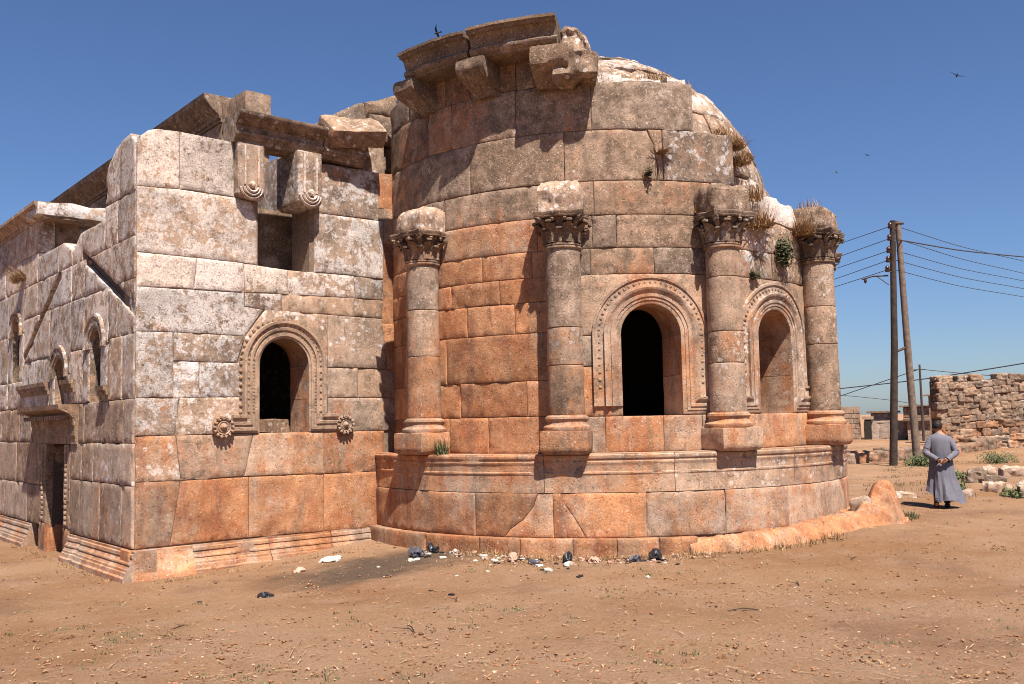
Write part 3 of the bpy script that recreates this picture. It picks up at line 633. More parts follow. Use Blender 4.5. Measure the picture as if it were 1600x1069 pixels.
# cornice of the aisle and the cross wall behind the tower
mesh('aisle_cornice', *sweep_vf([(18.62, 5.90), (34, 5.90)], [(0, -.6), (0, .02), (.06, .03), (.07, .06), (.12, .07), (.14, .1), (.20, .16), (.23, .19), (.29, .19), (.30, -.6)], m_left, seedamp=.012, flip=True), STONE, church, **look(.1, .6, .75))
cw = rough_box('cross_wall', church, (5.02, 19.45, 4.6), (1.0, .7, 1.0), 0, att=look(.1, .35, .75), n=8, rnd=.03, amp=.02)
rough_box('ashlar_block', cw, (4.86, 19.42, 5.5), (.72, .66, .5), 0, att=look(.1, .3, .7), n=8, rnd=.02, amp=.015)
rough_box('cornice_slab', cw, (5.26, 19.05, 5.93), (1.85, .95, .28), 0, att=look(.1, .85, .35), n=14, rnd=.06, amp=.04)
rough_box('wall_rubble', cw, (6.6, 19.5, -.2), (4.2, .7, 5.2), 0, att=look(.1, .3, .8), n=12, rnd=.1, amp=.06)
mesh('chamber_floor', *box_vf(XL+.7, 9.2, YF+.7, 19.2, 3.75, 3.95), CORE, church, smooth=False)

# ---- nave wall rising behind
nv = mesh('nave_wall', *box_vf(8.36, 8.84, 19.6, 48, -.2, 8.7), CORE, church, smooth=False)
mpn = lambda u, v, d: np.stack([8.3-d, u, v], -1)
yy = 19.6
for k in range(9):
    L_ = random.uniform(1.4, 2.4)
    for z0, z1 in ((7.9, 8.72), (7.1, 7.9), (6.3, 7.1)):
        s_ = random.uniform(-.3, .3) if k else 0
        block('ashlar_block', nv, [(yy+s_, z0), (yy+L_, z0), (yy+L_, z1), (yy+s_, z1)], mpn, flip=True, att=look(.1, .5, .7), step=.13)
    yy += L_+.0
mesh('nave_cornice', *sweep_vf([(19.55, 8.72), (48, 8.72)], [(0, -.5), (0, .02), (.07, .03), (.08, .08), (.16, .1), (.2, .16), (.3, .26), (.42, .36), (.46, .42), (.58, .44), (.6, -.5)], mpn, seedamp=.02, flip=True), STONE, nv, **look(.08, .55, .8))
for z0, h, y0, dx in ((8.5, .62, 18.35, 0), (7.88, .62, 18.3, .03), (7.0, .88, 18.4, 0)):
    rough_box('ashlar_block', nv, (8.6+dx, y0+.75, z0), (.60, 1.5, h), 0, att=look(.1, .5, .6), n=9, rnd=.03, amp=.03)
rough_box('lower_wall', nv, (8.6, 16.2, -.2), (.6, 4.8, 7.5), 0, att=look(.1, .45, .65), n=16, rnd=.06, amp=.05)

# ---- apse
def cyl_pos(a, r, z): return (CX+r*math.sin(R_(a)), CY-r*math.cos(R_(a)), z)
def ring_vf(a0, a1, z0, z1, r0, r1, st=3.):
    n = max(2, int(abs(a1-a0)/st)+1); V = []; F = []
    for i in range(n):
        a = R_(a0+(a1-a0)*i/(n-1))
        for r, z in ((r0, z0), (r1, z0), (r1, z1), (r0, z1)): V.append((CX+r*math.sin(a), CY-r*math.cos(a), z))
    for i in range(n-1):
        for k in range(4): F.append((i*4+k, i*4+(k+1) % 4, (i+1)*4+(k+1) % 4, (i+1)*4+k))
    F += [(3, 2, 1, 0), tuple((n-1)*4+k for k in range(4))]
    return V, F
A1, A2, HA = -34.2, -1.7, 6.75
aw = mesh('apse_wall', *ring_vf(-108, 108, -.3, 1.93, 3.3, 4.028), MORTAR, church, smooth=False)
for a0, a1, z0, z1 in ((-108, A1-HA, 1.93, 4.95), (A1+HA, A2-HA, 1.93, 4.95), (A2+HA, 108, 1.93, 4.9), (A1-HA, A1+HA, 3.66, 4.95), (A2-HA, A2+HA, 3.66, 4.95), (-108, -22, 4.95, 5.5), (-108, -14, 5.5, 6.27), (-108, -24, 6.27, 7.0)):
    mesh('wall_core', *ring_vf(a0, a1, z0, z1, 3.32, 4.026), MORTAR, aw, smooth=False)
mesh('wall_core', *ring_vf(-108, 108, 4.5, 5.6, 3.05, 3.24), CORE, aw, smooth=False)  # extra drum added to keep sun from leaking in under the dome
for sg in (-1, 1): mesh('wall_core', *ring_vf(sg*132, sg*104, -.3, 6.3, 3.2, 3.9), CORE, aw, smooth=False)  # extra rings added to shut side gaps against sunlight
mcyl = m_cyl(RA); S_ = RA*PI/180
def aatt(a, z):
    if z > 5.5: return look(.36 if (a < -50 and z > 6.2) else (.22 if a < -50 else .12), .22 if a < -32 else .75, .82)
    if a < -52:
        if z > 4.95: return look(.34, .12, .55)
        if z > 4.4: return look(.62, .08, .25)
        return look(.98, .04, -.12)
    if a < -18:
        if z < 2: return look(.58, .22, .15)
        if z < 3.3: return look(.40, .2, .6)
        return look(.2, .2, .8)
    if z < 2: return look(.45, .25, .3)
    return look(.22, .62, .5)
for z0, z1, an in APSE:
    for a0, a1 in zip(an[:-1], an[1:]):
        if a1-a0 < .2: continue
        if (z0, z1) == (1.44, 1.97) and a1 == 48: a1 = 14.6
        s = random.uniform(-.015, .015)
        deep = z0 == 1.44 and a0 > -52
        if (z0, a0) == (5.5, -51.6):    # a cracked block
            ck = [(-33.6, 6.29), (-33.0, 6.16), (-32.2, 6.05), (-32.0, 5.88), (-31.5, 5.74), (-31.7, 5.5)]
            for pl in ([(a0, 5.5)]+ck[::-1]+[(a0, 6.29)], [(a1, 6.29)]+ck+[(a1, 5.5)]): block('ashlar_block', aw, [(a*S_, z) for a, z in pl], mcyl, att=aatt(-40, 5.9), gap=.006, chip=1.3)
            continue
        block('ashlar_block', aw, [(a0*S_, z0), (a1*S_, z0), (a1*S_, z1), (a0*S_, z1)], mcyl, att=aatt((a0+a1)/2, (z0+z1)/2), thick=.72 if deep else (.6 if z0 > 6.2 or (z0 > 5.4 and a1 > -20) else .3), chip=1.1)
for z0, z1 in ((1.44, 2.1), (2.1, 2.8), (2.8, 3.5), (3.5, 4.2), (4.2, 4.9)):
    for a0 in (14.6, 24, 33, 42, 51, 60, 69, 78, 87, 96):
        s = random.uniform(-2, 2) if a0 > 15 else 0
        block('ashlar_block', aw, [((a0+s)*S_, z0), ((a0+9)*S_, z0), ((a0+9)*S_, z1), ((a0+s)*S_, z1)], mcyl, att=aatt(10, z0), step=.14)
def apse_window(ac, hw, left, right, zsill, zs, ztop, att, returns):
    u = ac*S_; l, r = left*S_, right*S_; zmid = 2.71
    pf = [(0, -.05), (0, .01), (.015, .018), (.055, .02), (.06, .032), (.105, .034), (.11, .048), (.15, .05), (.155, .034), (.175, .036), (.20, .06), (.225, .075), (.25, .078), (.255, .035), (.27, .03), (.38, .03), (.385, .05), (.42, .052), (.43, -.03)]
    path = [(u-hw, 2.45), (u-hw, zs)] if not returns else [(u-hw-.5, zsill+.012), (u-hw, zsill+.012), (u-hw, 2.5)]
    if returns == 'R': path = [(u-hw, 2.12), (u-hw, 2.6)]
    path = path+arch_pts(u, zs, hw, 30)+[(u+hw, 2.5), (u+hw, zsill+.012), (u+hw+.62, zsill+.012)]
    o = mesh('arched_window', *sweep_vf(path, pf, mcyl, seedamp=.004), STONE, church, **look(**att))
    mb = MB(); bp = refine([(u-hw, 2.4), (u-hw, zs)], .1)+arch_pts(u, zs, hw, 30)+refine([(u+hw, zs), (u+hw, 2.45)], .1)
    beads(bp, .325, .028, mcyl, .062, .030, mb); mb.build('carved_beading', STONE, o, kind='stuff', **look(**att))
    reveal(o, u, hw, zsill, zs, mcyl, False, .74, dict(rust=.5, lichen=.05, dark=.2))
    block('arch_stone', aw, [(l, zs)]+arch_pts(u, zs, hw, 16)+[(r, zs), (r, ztop), (l, ztop)], mcyl, att=look(.30, .3, .5), thick=.3)
    for x0, x1 in ((l, u-hw), (u+hw, r)):
        for z0, z1 in ((zsill, zmid), (zmid, zs)): block('ashlar_block', aw, [(x0, z0), (x1, z0), (x1, z1), (x0, z1)], mcyl, att=look(.5 if x0 == l else .35, .15, .35), thick=.3)
    return o
apse_window(A1, .455, -52, -18.8, 1.97, 3.17, 4.08, dict(rust=.34, lichen=.18, dark=.45), 'R')
apse_window(A2, .43, -18.8, 14.6, 1.97, 3.17, 4.07, dict(rust=.2, lichen=.5, dark=.5), 'LR')
# podium under the columns
def ledge_prof(v):
    return np.interp(v, [.8, 1.14, 1.15, 1.175, 1.185, 1.26, 1.285, 1.30, 1.325, 1.335, 1.35, 1.365, 1.375, 1.43], [-.008, -.008, .003, .003, -.005, -.003, .002, .010, .012, .006, .006, .018, .024, .024])+np.where(v > 1.415, -.02, 0)
LV = [.93, 1.0, 1.07, 1.135, 1.145, 1.155, 1.175, 1.187, 1.22, 1.26, 1.285, 1.30, 1.325, 1.335, 1.35, 1.365, 1.38, 1.405, 1.414, 1.43]
pd = mesh('apse_podium', *ring_vf(-108, 108, -.3, 1.36, 3.9, 4.375), MORTAR, church, smooth=False)
mpod = m_cyl(RP); SP = RP*PI/180
for kind, z0, z1, an in PODIUM:
    R0 = RP if kind != 'c0' else 4.53
    for a0, a1 in zip(an[:-1], an[1:]):
        if kind == 'c2': grid_block('podium_block', pd, a0*SP, a1*SP, [.888]+LV+[1.44], mpod, ledge_prof, thick=.5, att=look(.62 if a0 < -57 else (.48 if a0 < -40 else .26), .16 if a0 < -40 else .55, .25)); continue
        ck = {-70.7: [(-57.6, .88), (-58.6, .68), (-60.6, .50), (-63.2, .36), (-64.4, .25)], -54.7: [(-53.2, .88), (-52.4, .72), (-50.6, .52), (-48.6, .25)]}.get(a0) if kind == 'c1' else None
        if ck:                              # cracked by old fires
            for pl in ([(a0, z0)]+ck[::-1]+[(a0, z1)], [(a1, z1)]+ck+[(a1, z0)]): block('podium_block', pd, [(a*SP, z) for a, z in pl], mpod, gap=.0015, chip=1.1, rnd=.008, amp=.008, proud=.0, att=look(.66, .12, .15))
            continue
        block('podium_block', pd, [(a0*R0*PI/180, z0), (a1*R0*PI/180, z0), (a1*R0*PI/180, z1), (a0*R0*PI/180, z1)], m_cyl(R0), prof=ledge_prof if kind == 'c2' else None,
              step=.1 if kind == 'c2' else .08, vl=LV if kind == 'c2' else None, thick=.5 if kind == 'c2' else .3, rnd=.012, chip=.7 if kind == 'c0' else 1.4, amp=.008, att=look(.66 if a0 < -30 else .5, .14 if a0 < -30 else .22, .15))
# worn bedrock footing at the right of the apse
V = []; F = []; na = 260; nr = 34
for i in range(na):
    a = -30+100*i/(na-1)
    hump = math.exp(-((a-27)/11)**4)
    ro = 4.60+.12*sst(a, -28, -8)+.40*sst(a, -12, 22)+.25*hump; zt = .25+.10*sst(a, -24, 5)
    for j in range(nr):
        q = j/(nr-1); r = 4.32+(ro-4.32)*q
        z = zt*(1-max(0, (q-.55)/.45)**2.2)-.05*q+(.36+.12*math.sin(a*1.3))*hump*sst(q, .36, .55)*(1-sst(q, .74, 1.))
        p = (CX+r*math.sin(R_(a)), CY-r*math.cos(R_(a)), z)
        g = float(tz(p[0], p[1])); nn = mnoise.noise((p[0]*1.9, p[1]*1.9, 4))*.045+mnoise.noise((p[0]*6, p[1]*6, 4))*(.02+.06*hump)+mnoise.noise((p[0]*14, p[1]*14, 4))*.022+mnoise.noise((p[0]*27, p[1]*27, 4))*.012
        V.append((p[0], p[1], max(p[2], g+.06*(1-q))+nn if q < .97 else g-.12))
for i in range(na-1):
    for j in range(nr-1): F.append((i*nr+j, i*nr+j+1, (i+1)*nr+j+1, (i+1)*nr+j))
mesh('worn_footing', V, F, STONE, pd, rust=.78, lichen=.05, dark=.35, tone=.3)
P, F = rough_box_vf((.42, .36, .52), 9, .06, .10, 3.2, 5); P = rot_z(np.array(P), R_(19))+np.array(cyl_pos(19, 4.70, .05)); mesh('footing_block', P, F, STONE, pd, **look(.5, .15, .5))
V = [(CX-4.1, YF+.75, -.3), (CX+4.1, YF+.75, -.3), (CX+4.1, YF+.75, 5.45)]+[(CX+2.6*math.cos(t), YF+.75, 5.45+2.6*math.sin(t)) for t in np.linspace(0, PI, 14)]+[(CX-4.1, YF+.75, 5.45)]
nv_ = len(V); V += [(x, y+.4, z) for x, y, z in V]
mesh('added_apse_closure', V, [list(range(nv_)), list(range(nv_, 2*nv_))[::-1]]+[(i, nv_+i, nv_+(i+1) % nv_, (i+1) % nv_) for i in range(nv_)], CORE, aw, smooth=False)  # added wall shutting off the nave so the apse windows stay dark
# white block and broken top of the right bay
rough_box('ashlar_block', aw, cyl_pos(3.5, 3.72, 4.98), (.98, .72, .42), R_(3.5+4), att=look(.05, 1.0, .1), n=9, rnd=.06, amp=.05, taper=.9)
rough_box('ashlar_block', aw, cyl_pos(-10.5, 3.65, 4.95), (.65, .6, .28), R_(-10), att=look(.2, .7, .4), n=7, rnd=.08, amp=.06)
# dome over the apse: courses of curved stones
dm = mesh('semi_dome', *lathe_vf([(3.16*math.cos(t), 5.45+3.16*math.sin(t)) for t in np.linspace(0, 1.45, 10)], 48), CORE, church)
dm.data.transform(Matrix.Translation(Vector((CX, CY, 0))))
RD = 3.3; zz0 = 5.45
tc = [0, .16, .33, .52, .72, .93, 1.16, 1.42]
def m_dome(u, v, d):
    r = (RD+d)*np.cos(v); return np.stack([CX+r*np.sin(u), CY-r*np.cos(u), zz0+(RD+d)*np.sin(v)], -1)
for k in range(len(tc)-1):
    v0, v1 = tc[k], tc[k+1]; rr = RD*math.cos((v0+v1)/2); nb = max(4, int(rr*3.6/1.25)); a = -105.
    for j in range(nb):
        a1 = a+210/nb*random.uniform(.9, 1.1) if j < nb-1 else 105
        if a1 > -80:
            b = block('dome_stone', dm, [(R_(a)*RD, v0*RD), (R_(a1)*RD, v0*RD), (R_(a1)*RD, v1*RD), (R_(a)*RD, v1*RD)], lambda u, v, d: m_dome(u/RD, v/RD, d), thick=.2, step=.12, amp=.034, rnd=.025, chip=2, proud=random.uniform(-.05, .05), att=look(-.25, .60, .72))
        a = a1
# ---- engaged columns
def column(ac, joints, rusts, lich, top, seed):
    C = cyl_pos(ac, 4.25, 0); an = R_(ac); T = lambda P: rot_z(P, an)+np.array((C[0], C[1], 0))
    zs = [2.0]+joints+[4.42]; root = None
    for i in range(len(zs)-1):
        z0, z1 = zs[i]+.002, zs[i+1]-.002; n = max(4, int((z1-z0)/.09)); r0 = .268-.012*(zs[i]-2)/2.4
        pr = [(r0-.012, z0), (r0-.002, z0+.008)]+[(r0-.004*k/n, z0+.02+(z1-z0-.04)*k/n) for k in range(n+1)]+[(r0-.006, z1-.008), (r0-.015, z1)]
        V, F = lathe_vf(pr, 40, True, .006, seed+i)
        att = look(rusts[i], lich[i], .55)
        if root is None: root = mesh('engaged_column', T(V), F, STONE, church, **att)
        else: mesh('column_drum', T(V), F, STONE, root, **att)
    V, F = lathe_vf([(.25, 4.41), (.262, 4.425), (.285, 4.44), (.285, 4.46), (.262, 4.47), (.282, 4.48), (.282, 4.50), (.25, 4.515), (.24, 4.52)], 36); mesh('neck_ring', T(V), F, STONE, root, **look(.25, .3, .6))
    # base
    V, F = lathe_vf([(.30, 1.76), (.335, 1.765), (.35, 1.80), (.345, 1.83), (.32, 1.85), (.30, 1.87), (.292, 1.90), (.305, 1.925), (.318, 1.945), (.312, 1.975), (.285, 1.985), (.28, 2.0), (.25, 2.004)], 40, True, .008, seed); mesh('column_base', T(V), F, STONE, root, **look(.5, .2, .35))
    V, F = rough_box_vf((.70, .70, .34), 12, .025, .012, 3, seed); V = np.array(V); k = sst(V[:, 2], .07, 0.); V[:, :2] *= (1-.10*k)[:, None]
    mesh('pedestal', T(V+np.array((0, 0, 1.435))), F, STONE, root, **look(.5, .2, .4))
    # capital
    mb = MB()
    V, F = lathe_vf([(.235, 4.515), (.24, 4.6), (.25, 4.7), (.27, 4.8), (.31, 4.87), (.30, 4.885)], 24); mb.add(V, F)
    def leaf(t, wd, h, rb, curl):
        V = []; n = 7
        for i in range(n):
            s = i/(n-1); ww = wd*(.75+.5*s-1.15*max(0, s-.72)/.28*.8); rr = rb+.015+curl*s**3; z = 4.515+h*(s-.35*max(0, s-.75)**1.3*3)
            for j, o in enumerate((-1, -.5, 0, .5, 1)):
                V.append((rr+.022*(1-abs(o))-.006*(j % 2)+.01, o*ww*(1-.12*(i % 2)*abs(o)), z))
        V = rot_z(np.array(V), t); F = [(i*5+j, i*5+j+1, (i+1)*5+j+1, (i+1)*5+j) for i in range(n-1) for j in range(4)]
        W = V*1.0; W[:, :2] *= .93
        off = len(V); F2 = [tuple(x+off for x in f[::-1]) for f in F]
        rim = list(range(0, n*5, 5))+list(range((n-1)*5+1, n*5))+list(range(n*5-6, 0, -5))+[3, 2, 1]
        F3 = [(rim[i], rim[(i+1) % len(rim)], rim[(i+1) % len(rim)]+off, rim[i]+off) for i in range(len(rim))]
        mb.add(np.vstack([V, W]), F+F2+F3)
        V, F = rough_box_vf((.05, wd*1.1, .045), 3, .02, .004, seed=t); V = rot_z(np.array(V)+np.array((rb+.02+curl, 0, 4.515+h*.86)), t); mb.add(V, F)
    for k in range(8): leaf(2*PI*k/8, .085, .20, .24, .085)
    for k in range(8): leaf(2*PI*(k+.5)/8, .085, .32, .255, .12 if k % 2 else .15)
    for k in range(4):
        t = PI/4+k*PI/2
        pts = [(.26, 0, 4.66), (.33, 0, 4.80), (.42, 0, 4.865), (.465, 0, 4.85), (.46, 0, 4.81), (.43, 0, 4.815)]
        mb.add(rot_z(np.array([tuple(v) for v in tube_vf(pts, [.03, .04, .045, .045, .035, .02], 8)[0]]), t), tube_vf(pts, .03, 8)[1])
        for q in (-.28, .28):
            pts2 = [(.27, 0, 4.70), (.31, 0, 4.80), (.345, 0, 4.86), (.375, 0, 4.84), (.365, 0, 4.815)]; Tv, Tf = tube_vf(pts2, [.02, .026, .03, .026, .016], 7); mb.add(rot_z(np.array([tuple(v) for v in Tv]), t+q*1.9), Tf)
    V = []; nn = 48
    for z, e in ((4.875, .96), (4.89, 1.0), (4.915, 1.0), (4.93, 1.03), (4.955, 1.03), (4.965, .98)):
        for k in range(nn):
            t = 2*PI*k/nn; c4 = abs(math.cos(2*(t))); d = .36+.15*(1-c4)**2.6
            d += .04*max(0, c4-.9)/.1
            V.append((d*e*math.cos(t), d*e*math.sin(t), z+.008*mnoise.noise((k*.8, z*9, seed))))
    F = [(l*nn+k, l*nn+(k+1) % nn, (l+1)*nn+(k+1) % nn, (l+1)*nn+k) for l in range(5) for k in range(nn)]+[list(range(nn))[::-1], [5*nn+k for k in range(nn)]]
    mb.add(V, F)
    for m_ in range(len(mb.V)): mb.V[m_] = T(mb.V[m_])
    mb.build('capital', STONE, root, **look(.2, .35, 1.3))
    # impost block tying the column to the wall
    P, F = rough_box_vf((.64, .78, top-4.965), 15, .03, .04, 5, seed); P = np.array(P)
    k = sst(P[:, 2], (top-4.965)*.72, top-4.965); P[:, 1] += .10*k*(P[:, 1] < 0); P[:, 0] *= 1-.13*k
    mesh('impost_block', T(P+np.array((0, .10, 4.962))), F, STONE, root, **look(.12, .55, .7))
    return root
column(-86.2, [2.97, 3.71], [.62, .45, .22], [.15, .22, .2], 5.36, 11)
column(-52.0, [2.72, 3.27], [.38, .42, .08], [.35, .35, .35], 5.44, 23)
column(-18.9, [2.72, 3.19, 4.0], [.2, .12, .1, .1], [.42, .4, .3, .3], 5.40, 37)
column(14.6, [3.08, 3.7], [.25, .2, .1], [.5, .62, .7], 5.36, 51)
column(48.0, [2.9, 3.6], [.2, .2, .1], [.5, .6, .6], 5.3, 67)
# ---- cornice fragment on brackets
mb = None
def m_arc(u, v, d): a = u/4.0; r = 4.0+d; return np.stack([CX+r*np.sin(a), CY-r*np.cos(a), v], -1)
cpf = [(0, -.35), (0, .47), (.03, .48), (.04, .51), (.08, .545), (.12, .55), (.15, .525), (.155, .50), (.22, .505), (.30, .53), (.335, .56), (.34, .62), (.38, .63), (.385, .67), (.43, .67), (.44, -.35)]
def arc_line(a0, a1, z): return refine([(R_(a0)*4.0, z), (R_(a1)*4.0, z)], .07)
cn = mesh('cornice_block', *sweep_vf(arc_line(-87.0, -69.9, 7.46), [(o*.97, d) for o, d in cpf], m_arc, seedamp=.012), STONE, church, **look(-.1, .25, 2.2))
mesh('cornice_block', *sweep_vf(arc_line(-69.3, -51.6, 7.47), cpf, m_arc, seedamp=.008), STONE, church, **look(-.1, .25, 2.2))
for z0, a in ((7.03, (-107, -95, -86.5, -81, -73.5, -69.5, -62, -57, -48)),):
    for a0, a1 in zip(a[:-1], a[1:]): block('ashlar_block', aw, [(a0*S_, 7.03), (a1*S_, 7.03), (a1*S_, 7.5), (a0*S_, 7.5)], mcyl, att=look(.4, .1, .9), thick=.5)
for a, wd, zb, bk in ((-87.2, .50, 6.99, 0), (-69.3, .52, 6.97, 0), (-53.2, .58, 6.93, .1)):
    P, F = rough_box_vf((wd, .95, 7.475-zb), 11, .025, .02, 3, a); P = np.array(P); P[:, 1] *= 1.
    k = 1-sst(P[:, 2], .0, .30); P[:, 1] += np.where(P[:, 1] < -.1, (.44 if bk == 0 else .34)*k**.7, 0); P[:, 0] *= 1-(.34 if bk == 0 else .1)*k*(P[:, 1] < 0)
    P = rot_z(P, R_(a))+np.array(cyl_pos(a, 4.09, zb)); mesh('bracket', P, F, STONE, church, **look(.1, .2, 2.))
P, F = rough_box_vf((.60, .95, .80), 16, .09, .12, 3.4, 9); P = np.array(P); P[:, 0] *= 1-.35*sst(P[:, 2], .3, .8); P[:, 2] -= .25*sst(P[:, 0], .0, .3)*(P[:, 2] > .4)
P = rot_z(P, R_(-48.4))+np.array(cyl_pos(-48.4, 3.98, 6.98)); P += (fbm(P, 8, 3, 2)*.02)[:, None]; mesh('broken_cornice_block', P, F, STONE, church, **look(.0, .6, 1.0))
# loose capping stones on the wall head
for a in np.arange(-45, -24, 4.6):
    rough_box('capping_stone', aw, cyl_pos(a+random.uniform(-1, 1), 3.62, 7.0), (.34, .72, random.uniform(.12, .24)*(1 if a < -30 else .7)), R_(a), att=look(.05, 1.0, .15), n=6, rnd=.06, amp=.05)

# ------------------------------------------------------------------ stone enclosure wall on the right
EW = np.array((.857, -.515)); NW = np.array((-.515, -.857)); W0 = np.array((41.75, 19.55))
def wp(s, n=0.): q = W0+EW*s+NW*n; return (q[0], q[1])
rz = math.atan2(EW[1], EW[0])
wall = empty('enclosure_wall', (*wp(6), float(tz(*wp(6)))-.1)); props(wall, 'tall rough rubble stone enclosure wall behind the walking man', 'wall')
P, F = rough_box_vf((15, .5, 3.45), 10, .02, .0); P = rot_z(P, rz)+np.array((*wp(7.4, -.13), -.1)); mesh('wall_core', P, F, simple('earth mortar', (.07, .045, .03), .95), wall)
variants = []
for k in range(9):
    P, F = rough_box_vf((1, 1, 1), 7, .10, .10, 3.2, k*5+1); variants.append((P, F))
vm = {}
def stone_inst(name, parent, k, loc, size, rz, att):
    key = k % len(variants)
    if key not in vm:
        me = bpy.data.meshes.new('rubble'); me.from_pydata(variants[key][0].tolist(), [], variants[key][1]); me.materials.append(STONE)
        me.polygons.foreach_set('use_smooth', [True]*len(me.polygons)); vm[key] = me
    o = bpy.data.objects.new(name, vm[key]); COL.objects.link(o); o.parent = parent
    o.location = Vector(loc)-origin(parent); o.scale = size; o.rotation_euler = (0, random.uniform(-.05, .05), rz)
    props(o, **att); return o
z = -.15; k = 0; rowi = 0
while z < 3.3:
    h = random.uniform(.26, .36); s = -.05+random.uniform(-.1, .1); smax = 8.2
    while s < smax:
        wd = random.uniform(.30, .64); k += 1
        wob = .05*math.sin(s*1.3+rowi)
        if not (z+h > 3.35 and random.random() < .3):
            stone_inst('rubble_stone', wall, k, (*wp(s+wd/2, random.uniform(-.10, .03)), z+wob+float(tz(*wp(s)))*.4), (wd*1.07, .5, h*1.14), rz+random.uniform(-.05, .05),
                   look(.36 if z < 1.1 else .12, .1 if z < 2.6 else .35, .85-.2*(z < 1.)))
        s += wd
    z += h*.97; rowi += 1
P, F = [], []
mbx = MB(); z = -.1
for r in range(9):
    s = 8.2
    while s < 14.5:
        wd = random.uniform(.35, .8); V_, F_ = rough_box_vf((wd*1.03, .5, .40), 3, .1, .05, 2.5, s); V_ = rot_z(V_, rz)+np.array((*wp(s+wd/2, random.uniform(-.1, .03)), z)); mbx.add(V_, F_); s += wd
    z += .38
mbx.build('stone_courses', STONE, wall, kind='stuff', **look(.3, .2, .5))
for s, wd, h, zz in ((.4, .9, .3, 3.3), (1.35, .6, .28, 3.3), (2.15, .55, .3, 3.28), (4.75, .42, .42, 3.2), (4.3, .3, .12, 3.2), (6.6, .5, .15, 3.2)):
    k += 1; stone_inst('coping_stone', wall, k, (*wp(s, -.2), zz), (wd, .45, h), rz, look(.1, .6, .6))

# low earth and stone bank in front of it
bank = empty('stone_bank', (36, 19.3, 0)); props(bank, 'low bank of rough stones behind the electricity pole', 'bank')
pos = np.array((31.0, 20.2)); end = np.array((43.4, 18.2)); L_ = np.linalg.norm(end-pos); e = (end-pos)/L_; s = 0
while s < L_:
    wd = random.uniform(.5, 1.1); k += 1; q = pos+e*(s+wd/2)
    stone_inst('bank_stone', bank, k, (q[0], q[1], float(tz(*q))-.1), (wd*1.2, .8, random.uniform(.48, .66)), math.atan2(e[1], e[0])+random.uniform(-.2, .2), look(.42, .2, .85)); s += wd
P, F = rough_box_vf((L_+1, 3.0, .56), 14, .12, .06, 1.2, 4); P = rot_z(P, math.atan2(e[1], e[0])); q = (pos+end)/2+np.array((.35, 1.75)); mesh('earth_fill', P+np.array((*q, float(tz(*q))-.08)), F, EARTH, bank)

# ------------------------------------------------------------------ village far behind
def slab_building(name, label, cat, P0, P1, depth, z0, z1, att, roof=None, door=None, mat=None, courses=True):
    P0 = np.array(P0); P1 = np.array(P1); L = np.linalg.norm(P1-P0); e = (P1-P0)/L; n = np.array((e[1], -e[0]))  # n towards viewer
    if n@P0 > 0: n = -n
    r = math.atan2(e[1], e[0]); c = (P0+P1)/2-n*depth/2
    o = empty(name, (c[0], c[1], z0)); props(o, label, cat)
    P, F = rough_box_vf((L, depth, z1-z0), 8, .03, .03, 1, L); mesh('wall', rot_z(P, r)+np.array((c[0], c[1], z0)), F, STONE, o, **look(**att))
    if courses:
        mb = MB(); z = z0
        while z < z1-.12:
            h = min(.33, z1-z); s = random.uniform(-.2, 0)
            while s < L-.1:
                w_ = random.uniform(.35, .62); a, b = max(s, 0), min(s+w_-.03, L)
                if b-a > .1 and not (door and a < door[0]+door[1]+.05 and b > door[0]-.05 and z < z0+door[2]):
                    V_, F_ = rough_box_vf((b-a, .14, h-.03), 2, .03, .012, 3, s+z); V_ = rot_z(V_+np.array(((a+b)/2-L/2, 0, 0)), r); q = (P0+P1)/2-n*.045
                    mb.add(V_+np.array((q[0], q[1], z)), F_)
                s += w_
            z += h
        mb.build('stone_courses', STONE, o, kind='stuff', **look(**att))
    if roof:
        P, F = rough_box_vf((L+.5, depth+.5, roof), 5, .03, .02); mesh('roof_slab', rot_z(P, r)+np.array((c[0], c[1], z1)), F, STONE, o, **look(.1, .3, .8))
    if door:
        q = P0+e*(door[0]+door[1]/2)+n*.06; P, F = box_vf(-door[1]/2, door[1]/2, -.05, .05, 0, door[2]); mesh('door', rot_z(P, r)+np.array((q[0], q[1], z0)), F, VOID, o, smooth=False)
        q = P0+e*(door[0]+door[1]/2)+n*.08; P, F = box_vf(-door[1]/2-.15, door[1]/2+.15, -.08, .08, door[2], door[2]+.2); mesh('lintel', rot_z(P, r)+np.array((q[0], q[1], z0)), F, STONE, o, smooth=False, **look(.1, .5, .3))
    return o
slab_building('village_house', 'flat pale stone house beside the last apse column', 'house', (54.6, 35.6), (56.75, 31.7), 5, -.3, 2.46, dict(rust=.1, lichen=.45, dark=.2))
slab_building('courtyard_wall', 'long pale block yard wall with narrow dark doorway', 'wall', (56.8, 31.5), (58.6, 28.2), .5, -.3, 1.5, dict(rust=.12, lichen=.5, dark=.15), door=(.05, .42, 1.9))
slab_building('stone_shed', 'small pale shed with slab roof behind the yard wall', 'shed', (58.3, 31.8), (59.0, 30.4), 3, -.3, 2.0, dict(rust=.1, lichen=.5, dark=.2), roof=.14)
slab_building('plastered_outbuilding', 'grey flat-roofed outbuilding between pole and rubble wall', 'outbuilding', (55.3, 27.8), (56.6, 25.2), 3, -.3, 1.45, dict(rust=.0, lichen=.5, dark=.6), roof=.16, courses=False)
slab_building('flat_roof_house', 'dark brown house with thin roof slab behind the outbuilding', 'house', (57.6, 29.2), (59.2, 25.9), 4, -.3, 2.35, dict(rust=.3, lichen=.1, dark=1.), roof=.12)
slab_building('roof_hut', 'tall dark hut against the end of the rubble wall', 'hut', (50.0, 23.9), (50.5, 22.6), .8, -.3, 2.85, dict(rust=.2, lichen=.1, dark=1.1), roof=.1, courses=False)

